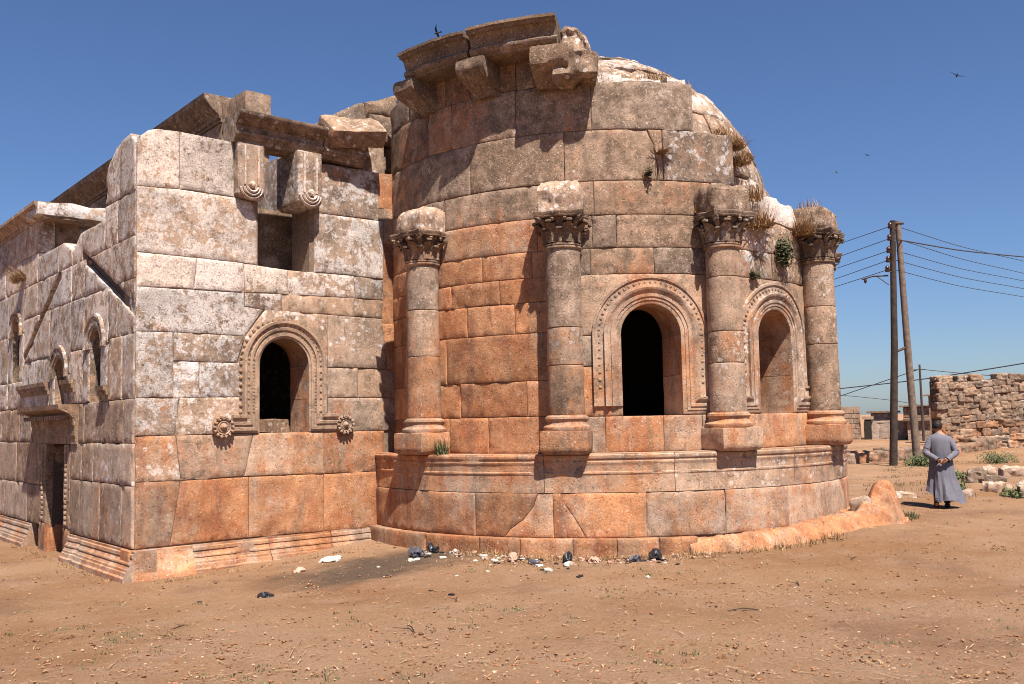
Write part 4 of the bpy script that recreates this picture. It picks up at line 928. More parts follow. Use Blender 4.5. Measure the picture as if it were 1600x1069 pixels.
# ------------------------------------------------------------------ electricity poles and lines
pole = empty('electricity_pole', (33.32, 17.4, 0)); props(pole, 'tall wooden A-frame electricity pole with stacked insulators', 'utility pole')
top = Vector((33.56, 16.9, 9.2)); b1 = Vector((33.32, 17.4, -.3)); b2 = Vector((34.3, 16.95, .1))
d = Vector((.456, -.89, 0))
V, F = tube_vf([b1, b1.lerp(top, .5), top-d*.1], [.145, .125, .10], 12); mesh('pole_leg', V, F, WOOD, pole)
V, F = tube_vf([b2, b2.lerp(top, .5)+Vector((.02, -.02, 0)), top+d*.1+Vector((.15, .1, 0))], [.145, .125, .10], 12); mesh('pole_leg', V, F, WOODP, pole)
m1 = b1.lerp(top, .475); m2 = b2.lerp(top, .475); V, F = tube_vf([m1, m2], .05, 8); mesh('cross_brace', V, F, METAL, pole)
V, F = tube_vf([top+Vector((-.1, .15, -.1)), top+Vector((.3, -.15, -.1))], .05, 8); mesh('top_bolt', V, F, METAL, pole)
LINES = {'l0': [(33.46, 16.93, 9.01), (36.28, 21.15, 9.18), (39.0, 26.23, 9.24)], 'r0': [(33.46, 16.93, 9.01), (40.36, 17.52, 9.02), (46.87, 17.42, 9.02), (55.48, 16.9, 8.79)],
 'l1': [(33.44, 16.97, 8.55), (36.27, 21.18, 8.62), (38.99, 26.25, 8.58)], 'r1': [(33.44, 16.97, 8.55), (40.35, 17.55, 8.49), (46.86, 17.45, 8.44), (55.47, 16.94, 8.14)],
 'l2': [(33.42, 17.02, 8.09), (36.26, 21.2, 8.15), (38.97, 26.27, 8.11)], 'r2': [(33.42, 17.02, 8.09), (40.34, 17.57, 8.06), (46.85, 17.47, 8.08), (55.47, 16.95, 7.86)],
 'l3': [(33.4, 17.05, 7.73), (36.25, 21.21, 7.71), (38.96, 26.29, 7.57)], 'r3': [(33.4, 17.05, 7.73), (40.33, 17.59, 7.69), (46.84, 17.49, 7.71), (55.46, 16.98, 7.5)],
 'l4': [(33.38, 17.09, 7.37), (36.24, 21.23, 7.37), (38.95, 26.3, 7.29)], 'r4': [(33.38, 17.09, 7.37), (40.32, 17.61, 7.3), (46.83, 17.51, 7.32), (55.45, 17.0, 7.1)]}
off = -d*.22
for i in range(5):
    p0 = Vector(LINES['l%d' % i][0])+off*.55
    V, F = lathe_vf([(.02, -.12), (.08, -.11), (.095, -.03), (.06, 0), (.09, .03), (.07, .1), (.03, .13), (.01, .14)], 10); mesh('insulator', np.array(V)+np.array(p0), F, CERAM, pole)
    V, F = tube_vf([p0+Vector((0, 0, -.1)), p0+d*.2+Vector((0, 0, -.14))], .018, 6); mesh('insulator_pin', V, F, METAL, pole)
ap = Vector((33.38, 17.2, 7.12)); V, F = tube_vf([ap, ap-d*.55+Vector((0, 0, .02)), ap-d*.95+Vector((0, 0, -.08))], .03, 6); mesh('lamp_bracket', V, F, METAL, pole)
V, F = tube_vf([ap+Vector((0, 0, -.35)), ap-d*.4], .02, 6); mesh('bracket_stay', V, F, METAL, pole)
V, F = lathe_vf([(.02, .06), (.05, .04), (.06, -.04), (.03, -.1), (.01, -.12)], 8); mesh('lamp_holder', np.array(V)+np.array(ap-d*.82+Vector((0, 0, -.12))), F, CERAM, pole)
onames = ['topmost', 'second', 'third', 'fourth', 'lowest']
def wire(pts, rad, label, group):
    P = [];
    for a, b in zip(pts[:-1], pts[1:]):
        for k in range(8): P.append(Vector(a).lerp(Vector(b), k/8))
    P.append(Vector(pts[-1]))
    # soften the corners of the polyline into one sagging curve
    for _ in range(6): P = [P[0]]+[(P[i-1]+P[i]*2+P[i+1])/4 for i in range(1, len(P)-1)]+[P[-1]]
    V, F = tube_vf(P, rad, 5); o = mesh('power_line', V, F, WIRE); props(o, label, 'wire', group)
for i in range(5):
    wire(LINES['l%d' % i], .014, '%s of the five wires running left from the A-frame pole' % onames[i], 'power lines on the A-frame pole')
    wire(LINES['r%d' % i], .014, '%s of the five thin wires running right from the A-frame pole' % onames[i], 'power lines on the A-frame pole')
wire([(33.44, 16.76, 8.42), (40.36, 17.53, 8.85), (46.87, 17.41, 9.21), (55.66, 16.3, 9.58)], .028, 'thick black cable running right from high on the A-frame pole', 'power lines on the A-frame pole')
wire([(50.65, 32.17, 3.33), (52.16, 25.36, 3.82), (52.38, 19.81, 4.44), (52.55, 16.24, 4.93)], .032, 'thick dark cable rising to the right over the rubble wall', 'low cables over the village')
wire([(55.68, 35.43, 2.35), (55.25, 32.29, 3.11), (53.97, 26.21, 4.53)], .026, 'cable climbing from the far house to the thin pole', 'low cables over the village')
wire([(53.97, 26.21, 4.53), (55.14, 23.66, 4.11), (56.1, 21.27, 3.82), (57.3, 17.81, 3.53)], .024, 'cable sagging right from the thin far pole', 'low cables over the village')
wire([(55.71, 35.39, 3.56), (53.53, 31.28, 3.19), (51.57, 26.53, 2.69), (50.78, 23.61, 2.11)], .016, 'thin slack wire dropping behind the A-frame pole legs', 'low cables over the village')
fp = empty('thin_pole', (53.97, 26.2, 0)); props(fp, 'thin far metal pole between A-frame pole and rubble wall', 'utility pole')
V, F = tube_vf([(53.97, 26.2, -.1), (53.97, 26.2, 4.8)], [.085, .06], 8); mesh('pole_shaft', V, F, METAL, fp)
V, F = tube_vf([(53.8, 26.5, 4.5), (54.14, 25.9, 4.5)], .04, 6); mesh('cross_arm', V, F, METAL, fp)

# ------------------------------------------------------------------ the man walking away
PX, PY = 18.95, 8.87; PZ = float(tz(PX, PY))
man = empty('person', (PX, PY, PZ)); props(man, 'man in long grey robe walking away with hands clasped behind', 'person')
HD = math.atan2(.40, .917)-PI/2+R_(6)      # local +y is the walking direction
def PT(P): return rot_z(np.asarray(P, float), HD)+np.array((PX, PY, PZ))
def skin_mesh(verts, edges, radii, root=0, sub=2):
    me = bpy.data.meshes.new('sk'); me.from_pydata(verts, edges, []); o = bpy.data.objects.new('sk', me); COL.objects.link(o)
    md = o.modifiers.new('s', 'SKIN'); md.use_smooth_shade = True
    for i, r in enumerate(radii): me.skin_vertices[0].data[i].radius = (r, r) if not isinstance(r, tuple) else r
    me.skin_vertices[0].data[root].use_root = True
    sb = o.modifiers.new('d', 'SUBSURF'); sb.levels = sub
    dg = bpy.context.evaluated_depsgraph_get(); ev = o.evaluated_get(dg); m2 = ev.to_mesh()
    V = np.array([v.co[:] for v in m2.vertices]); F = [list(p.vertices) for p in m2.polygons]; ev.to_mesh_clear()
    bpy.data.objects.remove(o); bpy.data.meshes.remove(me); return V, F
sk = [(0, 0, .92), (0, .01, 1.12), (0, -.01, 1.32), (0, .0, 1.44), (-.015, .03, 1.52), (-.03, .045, 1.60), (-.03, .05, 1.68),
      (-.18, -.0, 1.365), (-.255, -.07, 1.13), (-.09, -.235, .955), (.18, 0, 1.365), (.27, -.06, 1.14), (.11, -.25, .965),
      (-.095, .02, .86), (-.11, .02, .50), (-.13, -.20, .18), (-.13, -.19, .10), (-.14, -.06, .045),
      (.095, 0, .86), (.10, .07, .48), (.08, .10, .10), (.08, .22, .04)]
se = [(0, 1), (1, 2), (2, 3), (3, 4), (4, 5), (5, 6), (3, 7), (7, 8), (8, 9), (3, 10), (10, 11), (11, 12), (0, 13), (13, 14), (14, 15), (15, 16), (16, 17), (0, 18), (18, 19), (19, 20), (20, 21)]
sr = [.13, .12, .14, .09, .052, .09, .078, .062, .045, .028, .062, .045, .028, .085, .058, .042, .04, .035, .085, .058, .042, .035]
V, F = skin_mesh(sk, se, sr); body = mesh('body', PT(V), F, SKIN, man)
# hands: palm and five fingers each, clasped
for sx, wx in ((-1, (-.09, -.235, .955)), (1, (.11, -.25, .965))):
    wv = np.array(wx); dirv = np.array((-sx*.9, -.12, -.22)); dirv /= np.linalg.norm(dirv); sd2 = np.array((0, -.25, -.95)); 
    pv = [tuple(wv), tuple(wv+dirv*.05), tuple(wv+dirv*.085)]; pe = [(0, 1), (1, 2)]; pr = [.026, .036, .034]
    for f in range(4):
        o_ = (f-1.5)*.019; L_ = (.07, .08, .076, .06)[f]; b0 = wv+dirv*.085+sd2*o_; i = len(pv)
        pv += [tuple(b0+dirv*L_*.45), tuple(b0+dirv*L_*.8+np.array((0, .028, -.01))), tuple(b0+dirv*L_*.75+np.array((0, .055, -.015)))]; pe += [(2, i), (i, i+1), (i+1, i+2)]; pr += [.0105, .0098, .0085]
    i = len(pv); pv += [tuple(wv+dirv*.04+np.array((0, -.03, .035))), tuple(wv+dirv*.085+np.array((0, -.045, .045)))]; pe += [(1, i), (i, i+1)]; pr += [.013, .010]
    V, F = skin_mesh(pv, pe, pr, 0, 1); mesh('hand', PT(V), F, SKIN, man)
# robe
rings = [(.16, .255, .25, 1.0), (.24, .255, .25, 1.), (.45, .245, .23, .8), (.70, .235, .20, .5), (.92, .215, .175, .25), (1.10, .205, .155, .12), (1.25, .215, .15, .08), (1.36, .225, .14, .05), (1.43, .205, .125, .0), (1.475, .135, .10, 0), (1.50, .085, .08, 0), (1.52, .07, .072, 0)]
V = []; n = 72
zz = []
for i in range(len(rings)-1):
    for k in range(4 if i < 7 else 2):
        t = k/(4 if i < 7 else 2); zz.append(tuple(rings[i][j]+(rings[i+1][j]-rings[i][j])*t for j in range(4)))
zz.append(rings[-1])
for (z, rx, ry, fo) in zz:
    for k in range(n):
        a = 2*PI*k/n; f = fo*(.10*math.sin(4*a+.6+z*1.4)+.08*math.sin(9*a+2-z*2.2)+.05*math.sin(17*a+z*4))+.02*fo**.3*mnoise.noise((math.cos(a)*3, math.sin(a)*3, z*5))
        x = rx*(1+f)*math.cos(a); y = ry*(1+f)*math.sin(a)
        hm = max(0, (.6-z)/.44); x += hm*(.13 if math.cos(a) > 0 else -.03)*abs(math.cos(a)); y += -.10*hm*max(0, -math.sin(a)); y += .05*sst(z, .7, .2)
        zc = z+hm*(.20*max(0, -math.cos(a+.25))**1.5+.03*math.sin(4*a)-.05*max(0, math.cos(a))); zc += .01*mnoise.noise((x*9, y*9, z*9))
        bl = .03*math.exp(-((z-.98)/.09)**2)*max(0, -math.sin(a)); y += bl
        sl = .02*math.sin(z*26+math.cos(a)*7+x*12)*fo**.5*.35+.007*mnoise.noise((x*14, y*14, z*9)); x *= 1+sl; y *= 1+sl
        if z > 1.4: x += -.015*(z-1.4)/.1; y += .03*(z-1.4)/.1
        V.append((x, y, zc))
nr = len(zz); F = [(j*n+k, j*n+(k+1) % n, (j+1)*n+(k+1) % n, (j+1)*n+k) for j in range(nr-1) for k in range(n)]
robe = mesh('robe', PT(V), F, CLOTH, man)
for sx in (-1, 1):
    sh = Vector((sx*.165, -.005, 1.37)); el = Vector((sx*.285, -.08, 1.12)); wr = Vector((-.07, -.228, .965)) if sx < 0 else Vector((.095, -.24, .972))
    pts = [Vector((sx*.09, 0, 1.38)), sh, sh.lerp(el, .35)+Vector((sx*.012, 0, 0)), sh.lerp(el, .7)+Vector((sx*.01, 0, 0)), el, el.lerp(wr, .25)+Vector((0, -.01, -.01)), el.lerp(wr, .6), wr]
    fine = []; rr = [.07, .078, .070, .064, .062, .060, .056, .054]; R2 = []
    for i in range(len(pts)-1):
        for k in range(5): fine.append(pts[i].lerp(pts[i+1], k/5)); R2.append((rr[i]+(rr[i+1]-rr[i])*k/5)*(1+.02*math.sin((i*5+k)*1.7)+.05*mnoise.noise((i+k*.37, sx, 2))))
    fine.append(pts[-1]); R2.append(.066); V, F = tube_vf(fine, R2, 16); mesh('sleeve', PT([tuple(v) for v in V]), F[:-1], CLOTH, man)
V, F = lathe_vf([(.075, 1.47), (.08, 1.485), (.076, 1.51), (.062, 1.512)], 20, False); mesh('collar', PT(np.array(V)+np.array((-.015, .03, 0))), F, CLOTH, man)
# head details
V = []; F = []; n1, n2 = 24, 14
for j in range(n2+1):
    for i in range(n1):
        a = 2*PI*i/n1; th = j/n2*PI*.62; r = 1+.05*mnoise.noise((math.cos(a)*3, math.sin(a)*3, th*4))
        zz_ = math.cos(th)*.118; q = math.sin(th)
        lift = .0
        if math.sin(a) > .25 and th > PI*.36: q *= .93; zz_ = max(zz_, .035)
        V.append((-.03+.1*q*math.cos(a)*r, .05+.112*q*math.sin(a)*r, 1.645+zz_*r))
F = [(j*n1+i, j*n1+(i+1) % n1, (j+1)*n1+(i+1) % n1, (j+1)*n1+i) for j in range(n2) for i in range(n1)]
mesh('hair', PT(V), F, HAIR, man)
for sx in (-1, 1):
    V, F = rough_box_vf((.022, .04, .062), 4, .02, .003); mesh('ear', PT(np.array(V)+np.array((-.03+sx*.092, .045, 1.575))), F, SKIN, man)
    V, F = rough_box_vf((.024, .012, .012), 3, .006, 0); mesh('eye', PT(np.array(V)+np.array((-.03+sx*.034, .132, 1.615))), F, HAIR, man)
V, F = rough_box_vf((.03, .034, .05), 4, .014, .0, taper=.6); mesh('nose', PT(np.array(V)+np.array((-.03, .142, 1.575))), F, SKIN, man)
V, F = rough_box_vf((.05, .012, .014), 3, .006, 0); mesh('mouth', PT(np.array(V)+np.array((-.03, .127, 1.548))), F, simple('lips', (.19, .085, .06)), man)
for pts, rr in (([(-.105, .03, .62), (-.112, .0, .46), (-.13, -.20, .17)], [.075, .07, .06]), ([(.1, .05, .62), (.10, .07, .46), (.08, .10, .09)], [.075, .07, .06])):
    V, F = tube_vf(pts, rr, 12); mesh('trouser_leg', PT([tuple(v) for v in V]), F, TROUS, man)
for (x, y, z0, tilt) in ((-.135, -.16, .035, -38), (.08, .15, -.005, 0)):
    V, F = rough_box_vf((.10, .27, .085), 8, .042, .003, 4, x); V = np.array(V); V[:, 2] *= 1-.45*sst(V[:, 1], -.02, .12); V[:, 0] *= 1-.25*sst(V[:, 1], .05, .14)
    Mt = Matrix.Rotation(R_(tilt), 3, 'X'); V = np.array([Mt@Vector(v) for v in V])+np.array((x, y, z0)); V[:, 2] += max(0, .0-V[:, 2].min()); mesh('shoe', PT(V), F, SHOE, man)

# ------------------------------------------------------------------ plants
def blades_vf(mb, c, n, h, spread, lean=.6, wd=.006, seedv=0, up=(0, 0, 1)):
    upv = Vector(up).normalized()
    for _ in range(n):
        a = random.uniform(0, 2*PI); r = spread*math.sqrt(random.random()); L_ = h*random.uniform(.45, 1.1); q = random.gauss(0, lean)
        sd_ = Vector((math.cos(a), math.sin(a), 0)); sd_ = (sd_-upv*sd_.dot(upv)); p0 = Vector(c)+sd_*r
        b = random.uniform(0, 2*PI); lx = Vector((math.cos(b), math.sin(b), 0)); tdir = (upv+lx*q).normalized(); w_ = Vector((-math.sin(b), math.cos(b), 0))*wd*random.uniform(.6, 1.4)
        p1 = p0+tdir*L_*.55; p2 = p1+(tdir+lx*q*.5+Vector((0, 0, -.35*abs(q)))).normalized()*L_*.5
        mb.add([p0-w_, p0+w_, p1+w_*.7, p1-w_*.7, p2], [(0, 1, 2, 3), (3, 2, 4)], False)
def tuft(name, label, cat, c, n, h, spread, mat, group=None, lean=.6, wd=.006, up=(0, 0, 1)):
    mb = MB(); blades_vf(mb, c, n, h, spread, lean, wd, 0, up); V = np.vstack(mb.V)-np.array(c)
    o = mesh(name, V, mb.F, mat, None, smooth=False); o.location = c; props(o, label, cat, group); return o
def shrub(name, label, cat, c, size, n, mats, group=None, leaf=.035, stems=6):
    root = empty(name, c); props(root, label, cat, group); mb = MB()
    mats = mats if isinstance(mats, list) else [mats]
    tips = []
    for _ in range(max(5, n//45)):
        v = Vector((random.gauss(0, 1), random.gauss(0, 1), random.gauss(0, 1))).normalized()*random.uniform(.4, 1); tips.append(Vector((v.x*size[0], v.y*size[1], abs(v.z)*size[2] if size[2] > 0 else v.z*size[2])))
    for _ in range(n):
        t = random.choice(tips); p = Vector(c)+t*random.uniform(.75, 1.05)+Vector([random.gauss(0, .22)*abs(s) for s in size])
        u = Vector((random.gauss(0, 1), random.gauss(0, 1), random.gauss(0, 1))).normalized(); v = u.orthogonal().normalized(); l = leaf*random.uniform(.6, 1.4)
        mb.add([p-u*l, p+v*l*.45, p+u*l, p-v*l*.45], [(0, 1, 2, 3)], False)
    mb.build('leaf_clump', mats[0], root, kind='stuff')
    mb = MB()
    for t in tips[:stems*3]: mb.add(*tube_vf([Vector(c), Vector(c)+t*.5+Vector((0, 0, .02)), Vector(c)+t], [.009, .006, .003], 4))
    mb.build('stem', mats[-1], root, kind='stuff'); return root
G_ = 'dry grass growing on the apse masonry'
def cp(a, r, z): return cyl_pos(a, r, z)
tuft('dry_grass_tuft', 'thick brown grass tuft on the dome edge above the white stone', 'grass tuft', cp(-7, 3.6, 6.26), 620, .28, .22, DRY, G_, 1.2)
tuft('dry_grass_tuft', 'brown grass tuft on the dome just below the highest tuft', 'grass tuft', cp(-1, 3.42, 6.1), 560, .26, .22, DRY, G_, 1.3)
tuft('dry_grass_tuft', 'straw coloured tuft right of the third column capital', 'grass tuft', cp(-7.5, 4.1, 4.86), 520, .34, .24, DRY, G_, 1.1)
tuft('dry_grass_tuft', 'drooping straw tuft against the last column capital', 'grass tuft', cp(9.5, 4.18, 4.86), 420, .4, .16, DRY, G_, 1.3)
tuft('dry_grass_tuft', 'thin straw tuft behind the third column impost block', 'grass tuft', cp(-6, 3.9, 5.35), 260, .26, .2, DRY, G_)
tuft('dry_grass_tuft', 'sparse reddish grass along the top of the wall head', 'grass tuft', cp(-29, 3.55, 7.15), 300, .22, .30, DRY, G_)
tuft('dry_grass_tuft', 'small tuft on the wall head nearest the dome slope', 'grass tuft', cp(-24, 3.7, 6.98), 260, .2, .25, DRY, G_)
tuft('dry_grass_tuft', 'tiny tuft in the gap under the dome stone', 'grass tuft', cp(-15, 3.95, 6.30), 160, .16, .14, DRY, G_)
tuft('dry_grass_tuft', 'brown weed hanging in the crack of the upper apse wall', 'grass tuft', cp(-31.5, 4.07, 5.9), 240, .26, .05, DRY, G_, .9, up=(.4, -.7, .3))
tuft('dry_grass_tuft', 'red tuft at the orange broken block left of third column', 'grass tuft', cp(-22.5, 4.1, 5.02), 120, .16, .08, DRY, G_, .9)
tuft('dry_grass_tuft', 'faint tuft on top of the last impost block', 'grass tuft', cp(14, 4.2, 5.36), 60, .2, .2, DRY, G_)
shrub('wall_shrub', 'dark green shrub hanging above the right apse window', 'shrub', cp(1.5, 4.12, 4.42), (.20, .14, .34), 900, [OLIVE, DRY], 'shrubs rooted in the apse wall', .03)
shrub('wall_shrub', 'small green shrub left of the hanging one by third column', 'shrub', cp(-8.8, 4.1, 4.05), (.10, .09, .15), 260, [OLIVE, DRY], 'shrubs rooted in the apse wall', .025)
shrub('wall_shrub', 'round dry shrub in the joint high on the apse wall', 'shrub', cp(-33.2, 4.08, 5.58), (.10, .09, .16), 320, [simple('brown olive leaf', (.10, .075, .04), .8, .4), DRY], 'shrubs rooted in the apse wall', .022)
tuft('wall_weed', 'grey green weed beside the first column pedestal', 'weed', cp(-80, 4.34, 1.44), 110, .30, .11, GREEN, None, .8, .007)
tuft('dry_grass_tuft', 'orange grass tuft on the side wall below the cornice', 'grass tuft', (XL-.05, 20.1, 4.9), 260, .35, .2, DRY, None, .9, up=(-.6, -.2, .5))
def gp(x, y, dz=0): return (x, y, float(tz(x, y))+dz)
shrub('green_bush', 'low green bush at the foot of the A-frame pole', 'bush', gp(33.6, 16.3), (.75, .6, .42), 1500, [GREEN, DRY], 'bushes on the waste ground', .05)
bl = ['wide grey green bush before the rubble wall', 'dusty bush at the right edge below the rubble wall', 'small bush among the rocks right of the man', 'bush beside the pale rock at the right edge', 'low weed close behind the man', 'green weed left of the rocks']
for (x, y, s), lb in zip(((35.6, 14.6, .8), (33.0, 11.6, .7), (24.7, 10.7, .45), (21.9, 8.6, .4), (22.2, 10.1, .35), (26.5, 11.9, .4)), bl):
    shrub('green_bush', lb, 'bush', gp(x, y), (s, s*.8, s*.5), int(1300*s), [GREEN, DRY], 'bushes on the waste ground', .04)
rk = [((22.6, 9.3), (.75, .45, .22), 'long pale rock lying right of the man'), ((23.6, 10.2), (.38, .32, .36), 'dark upright rock behind the pale one'), ((24.2, 10.1), (.6, .4, .18), 'flat pale rock beside the dark upright rock'), ((22.0, 8.4), (.5, .4, .34), 'white rock at the right picture edge'),
      ((21.1, 9.55), (.55, .4, .16), 'low orange rock near the man'), ((29.5, 12.4), (.5, .35, .25), 'white rock under the rubble wall'), ((31.5, 13.2), (.4, .3, .2), 'small white rock below the wall bushes'), ((20.1, 10.4), (.7, .4, .15), 'buried pink rock behind the man'), ((27.0, 10.6), (.8, .5, .28), 'broad pale rock toward the right edge')]
for i, ((x, y), s, lb) in enumerate(rk):
    P, F = rough_box_vf(s, 11, min(s)*.22, .09, 4.5, i*3); o = mesh('rock', P, F, STONE, None, **look(.35 if 'orange' in lb or 'pink' in lb else .1, .5 if 'dark' not in lb else .0, .2 if 'dark' not in lb else 1.3)); o.location = gp(x, y, -.05); o.rotation_euler.z = random.uniform(0, 3); props(o, lb, 'rock', 'rocks on the waste ground')

# ------------------------------------------------------------------ litter at the foot of the apse
def crumple(name, label, cat, loc, size, mat, group, seed, flat=1.):
    P, F = rough_box_vf(size, 9, min(size)*.45, min(size)*.0, 4, seed); P = np.array(P); d = np.array([abs(mnoise.noise((p[0]*14+seed, p[1]*14, p[2]*14))) for p in P]); P[:, :2] *= (1-.55*d)[:, None]; P[:, 2] *= 1-.9*np.clip(np.array([mnoise.noise((p[0]*11, p[1]*11, seed*2.1)) for p in P]), -.4, .9)
    P[:, 2] *= .75; P *= .85
    o = mesh(name, P, F, mat, None, smooth=False); o.location = gp(*loc, -.01); o.rotation_euler.z = random.uniform(0, 6); props(o, label, cat, group)
gb, gs = 'plastic bags dropped along the apse', 'light scraps dropped along the apse'
for i, (loc, s, m, lb) in enumerate([((7.85, 11.46), (.34, .26, .16), BAGG, 'crumpled grey plastic bag near the inner corner of the apse'), ((8.15, 11.45), (.22, .18, .22), BAGB, 'dark bag leaning on the apse footing'), ((5.22, 10.9), (.24, .18, .10), BAGB, 'black lump lying alone before the front wall'), ((4.55, 11.3), (.18, .08, .04), BAGB, 'thin black rag near the building corner'),
        ((9.9, 8.66), (.30, .22, .18), BAGB, 'black bag at the right end of the litter'), ((9.62, 8.78), (.2, .16, .12), BAGG, 'blue grey bag left of the last black bag'), ((8.86, 9.32), (.18, .14, .2), BAGB, 'small upright black bag in the middle of the litter'), ((8.5, 9.6), (.2, .12, .1), BAGG, 'dull grey bag before the podium')]):
    crumple('plastic_bag', lb, 'plastic bag', loc, s, m, gb, i+3)
for i, (loc, s, m, lb) in enumerate([((7.05, 12.55), (.55, .36, .07), PAPER, 'large white sheet lying in the corner before the front wall'), ((6.3, 12.1), (.22, .14, .1), RAG, 'pale lump below the window left of the white sheet'), ((7.62, 11.2), (.26, .12, .06), PAPER, 'cream scrap in front of the grey bag'), ((8.3, 11.15), (.16, .12, .1), PAPER, 'white crumple beside the leaning dark bag'),
        ((8.55, 10.95), (.18, .12, .08), RAG, 'pink crumple right of the white crumple'), ((8.42, 9.95), (.22, .16, .16), RAG, 'pale pink lump against the podium middle'), ((8.7, 9.15), (.18, .12, .1), PAPER, 'bright white crumple in front of the small black bag'), ((9.15, 9.1), (.24, .18, .12), RAG, 'beige rag right of the small black bag'), ((10.9, 8.52), (.12, .1, .08), PAPER, 'white bit below the broken footing'), ((7.3, 9.75), (.10, .06, .03), PAPER, 'small white flake out on the earth'), ((8.4, 9.4), (.2, .14, .06), PAPER, 'flattened white carton by the litter')]):
    crumple('paper_scrap', lb, 'litter', loc, s, m, gs, i+20)
mb = MB()
for i in range(150):
    a = random.uniform(-75, -25); r = 4.55+abs(random.gauss(0, .32)); x, y, _ = cyl_pos(a, r, 0); s = random.uniform(.008, .035)
    V, F = rough_box_vf((s*2, s*1.3, s), 3, s*.3, s*.3, 9, i); mb.add(rot_z(V, i)+np.array(gp(x, y)), F)
mb.build('litter_crumbs', RAG, None, kind='stuff'); o = bpy.data.objects['litter_crumbs']; props(o, 'pale crumbs of rubbish and chippings along the podium foot', 'litter')

for nm, mt, lb in (('paper_flakes', PAPER, 'tiny white flakes of rubbish around the bags'), ('dark_scraps', BAGB, 'tiny black shreds of rubbish around the bags')):
    mb = MB()
    for i in range(42):
        a = random.uniform(-80, -34); r = 4.68+abs(random.gauss(0, .35 if i % 3 else 1.1)); x, y, _ = cyl_pos(a, r, 0); s = random.uniform(.012, .05); V, F = rough_box_vf((s*2, s*1.2, s*.4), 3, s*.1, s*.5, 13, i+7); mb.add(rot_z(V, i*1.7)+np.array(gp(x, y)), F, False)
    o = mb.build(nm, mt, None, kind='stuff'); props(o, lb, 'litter')
mb = MB()
for x, y in [(6.2, 8.3), (9.4, 6.1), (4.9, 7.2), (11.4, 6.6), (7.9, 5.6), (3.6, 9.6), (12.6, 7.4)]:
    a = random.uniform(0, PI); L_ = random.uniform(.16, .34); p = Vector(gp(x, y, .015)); e = Vector((math.cos(a), math.sin(a), 0))*L_
    mb.add(*tube_vf([p, p+e*.5+Vector((.02, .01, .015)), p+e], [.007, .006, .003], 5)); mb.add(*tube_vf([p+e*.5, p+e*.5+Vector((-e.y, e.x, .05))*.5], [.005, .002], 4))
o = mb.build('twigs', WOOD, None, kind='stuff'); props(o, 'dark dry twigs scattered on the open earth', 'twigs')
# ------------------------------------------------------------------ pebbles, straw, dung, weeds on the earth
def scatter(n, rmin, rmax, a0=-2, a1=84, pw=1.):
    out = []
    while len(out) < n:
        r = rmin*(rmax/rmin)**(random.random()**pw); a = R_(random.uniform(a0, a1)); x, y = r*math.sin(a), r*math.cos(a)
        if random.random() > .35+1.5*max(0, mnoise.noise((x*.5+3, y*.5, 2))+.15): continue
        if math.hypot(x-CX, y-CY) < 4.6 or (x > XL-.3 and y > YF-.3 and x < 13): continue
        out.append((x, y))
    return out
def pebble_cloud(name, n, rmin, rmax, smin, smax, mat, label, cat, flat=.6, seed=1, **kw):
    base = np.array([(1, 0, 0), (0, 1, 0), (-1, 0, 0), (0, -1, 0), (0, 0, 1), (0, 0, -.6), (.6, .6, .5), (-.6, .6, .5), (-.6, -.6, .5), (.6, -.6, .5)])
    fs = [(0, 6, 9), (1, 7, 6), (2, 8, 7), (3, 9, 8), (4, 6, 7), (4, 7, 8), (4, 8, 9), (4, 9, 6), (5, 1, 0), (5, 2, 1), (5, 3, 2), (5, 0, 3), (0, 1, 6), (1, 2, 7), (2, 3, 8), (3, 0, 9)]
    pts = np.array(scatter(n, rmin, rmax)); z = tz(pts[:, 0], pts[:, 1]); V = []; F = []
    for i, (x, y) in enumerate(pts):
        s = smin*(smax/smin)**(rng.random()**2.2); c, q = math.cos(i*1.3), math.sin(i*1.3); k = base*(1+.35*(rng.random(base.shape)-.5))*s*np.array((1, .75, flat))
        V.append(np.stack([k[:, 0]*c-k[:, 1]*q+x, k[:, 0]*q+k[:, 1]*c+y, k[:, 2]+z[i]+s*.1], 1)); F += [tuple(v+i*10 for v in f) for f in fs]
    o = mesh(name, np.vstack(V), F, mat, None, smooth=False); props(o, label, cat, kind='stuff', **kw)
PEB = simple('pale pebble', (.32, .215, .145), .9, .4, 3); PEB2 = simple('earth clod', (.20, .095, .05), .95, .4, 3)
pebble_cloud('pebbles', 9500, 5, 32, .004, .020, PEB, 'pale pebbles strewn over the red earth', 'pebbles')
pebble_cloud('earth_clods', 11000, 5, 30, .006, .03, PEB2, 'brown clods strewn over the red earth', 'clods')
pebble_cloud('droppings', 3200, 5.2, 20, .005, .014, DUNG, 'small dark animal droppings on the earth', 'droppings', .8)
mb = MB()
for x, y in scatter(1500, 5, 24):
    L_ = random.uniform(.03, .16)*(1 if random.random() < .93 else 2.2); a = random.uniform(0, PI); wd = random.uniform(.0015, .004); d_ = np.array((math.cos(a), math.sin(a), 0))*L_/2; e_ = np.array((-math.sin(a), math.cos(a), 0))*wd; c = np.array(gp(x, y, .012+random.random()*.012))
    up_ = np.array((0, 0, random.uniform(-.008, .012))); mb.add([c-d_-e_, c-d_+e_, c+up_+e_, c+up_-e_, c+d_+e_, c+d_-e_], [(0, 1, 2, 3), (3, 2, 4, 5)], False)
mb.build('straw_bits', STRAW, None, kind='stuff'); props(bpy.data.objects['straw_bits'], 'bits of straw lying on the red earth', 'straw')
mb = MB(); mb2 = MB()
for x, y in scatter(420, 5, 30):
    if mnoise.noise((x*.55, y*.55, 8)) < .02: continue
    for _ in range(4): blades_vf(mb, gp(x+random.gauss(0, .10), y+random.gauss(0, .10)), 7, random.uniform(.02, .05), .05, 1.2, .004)
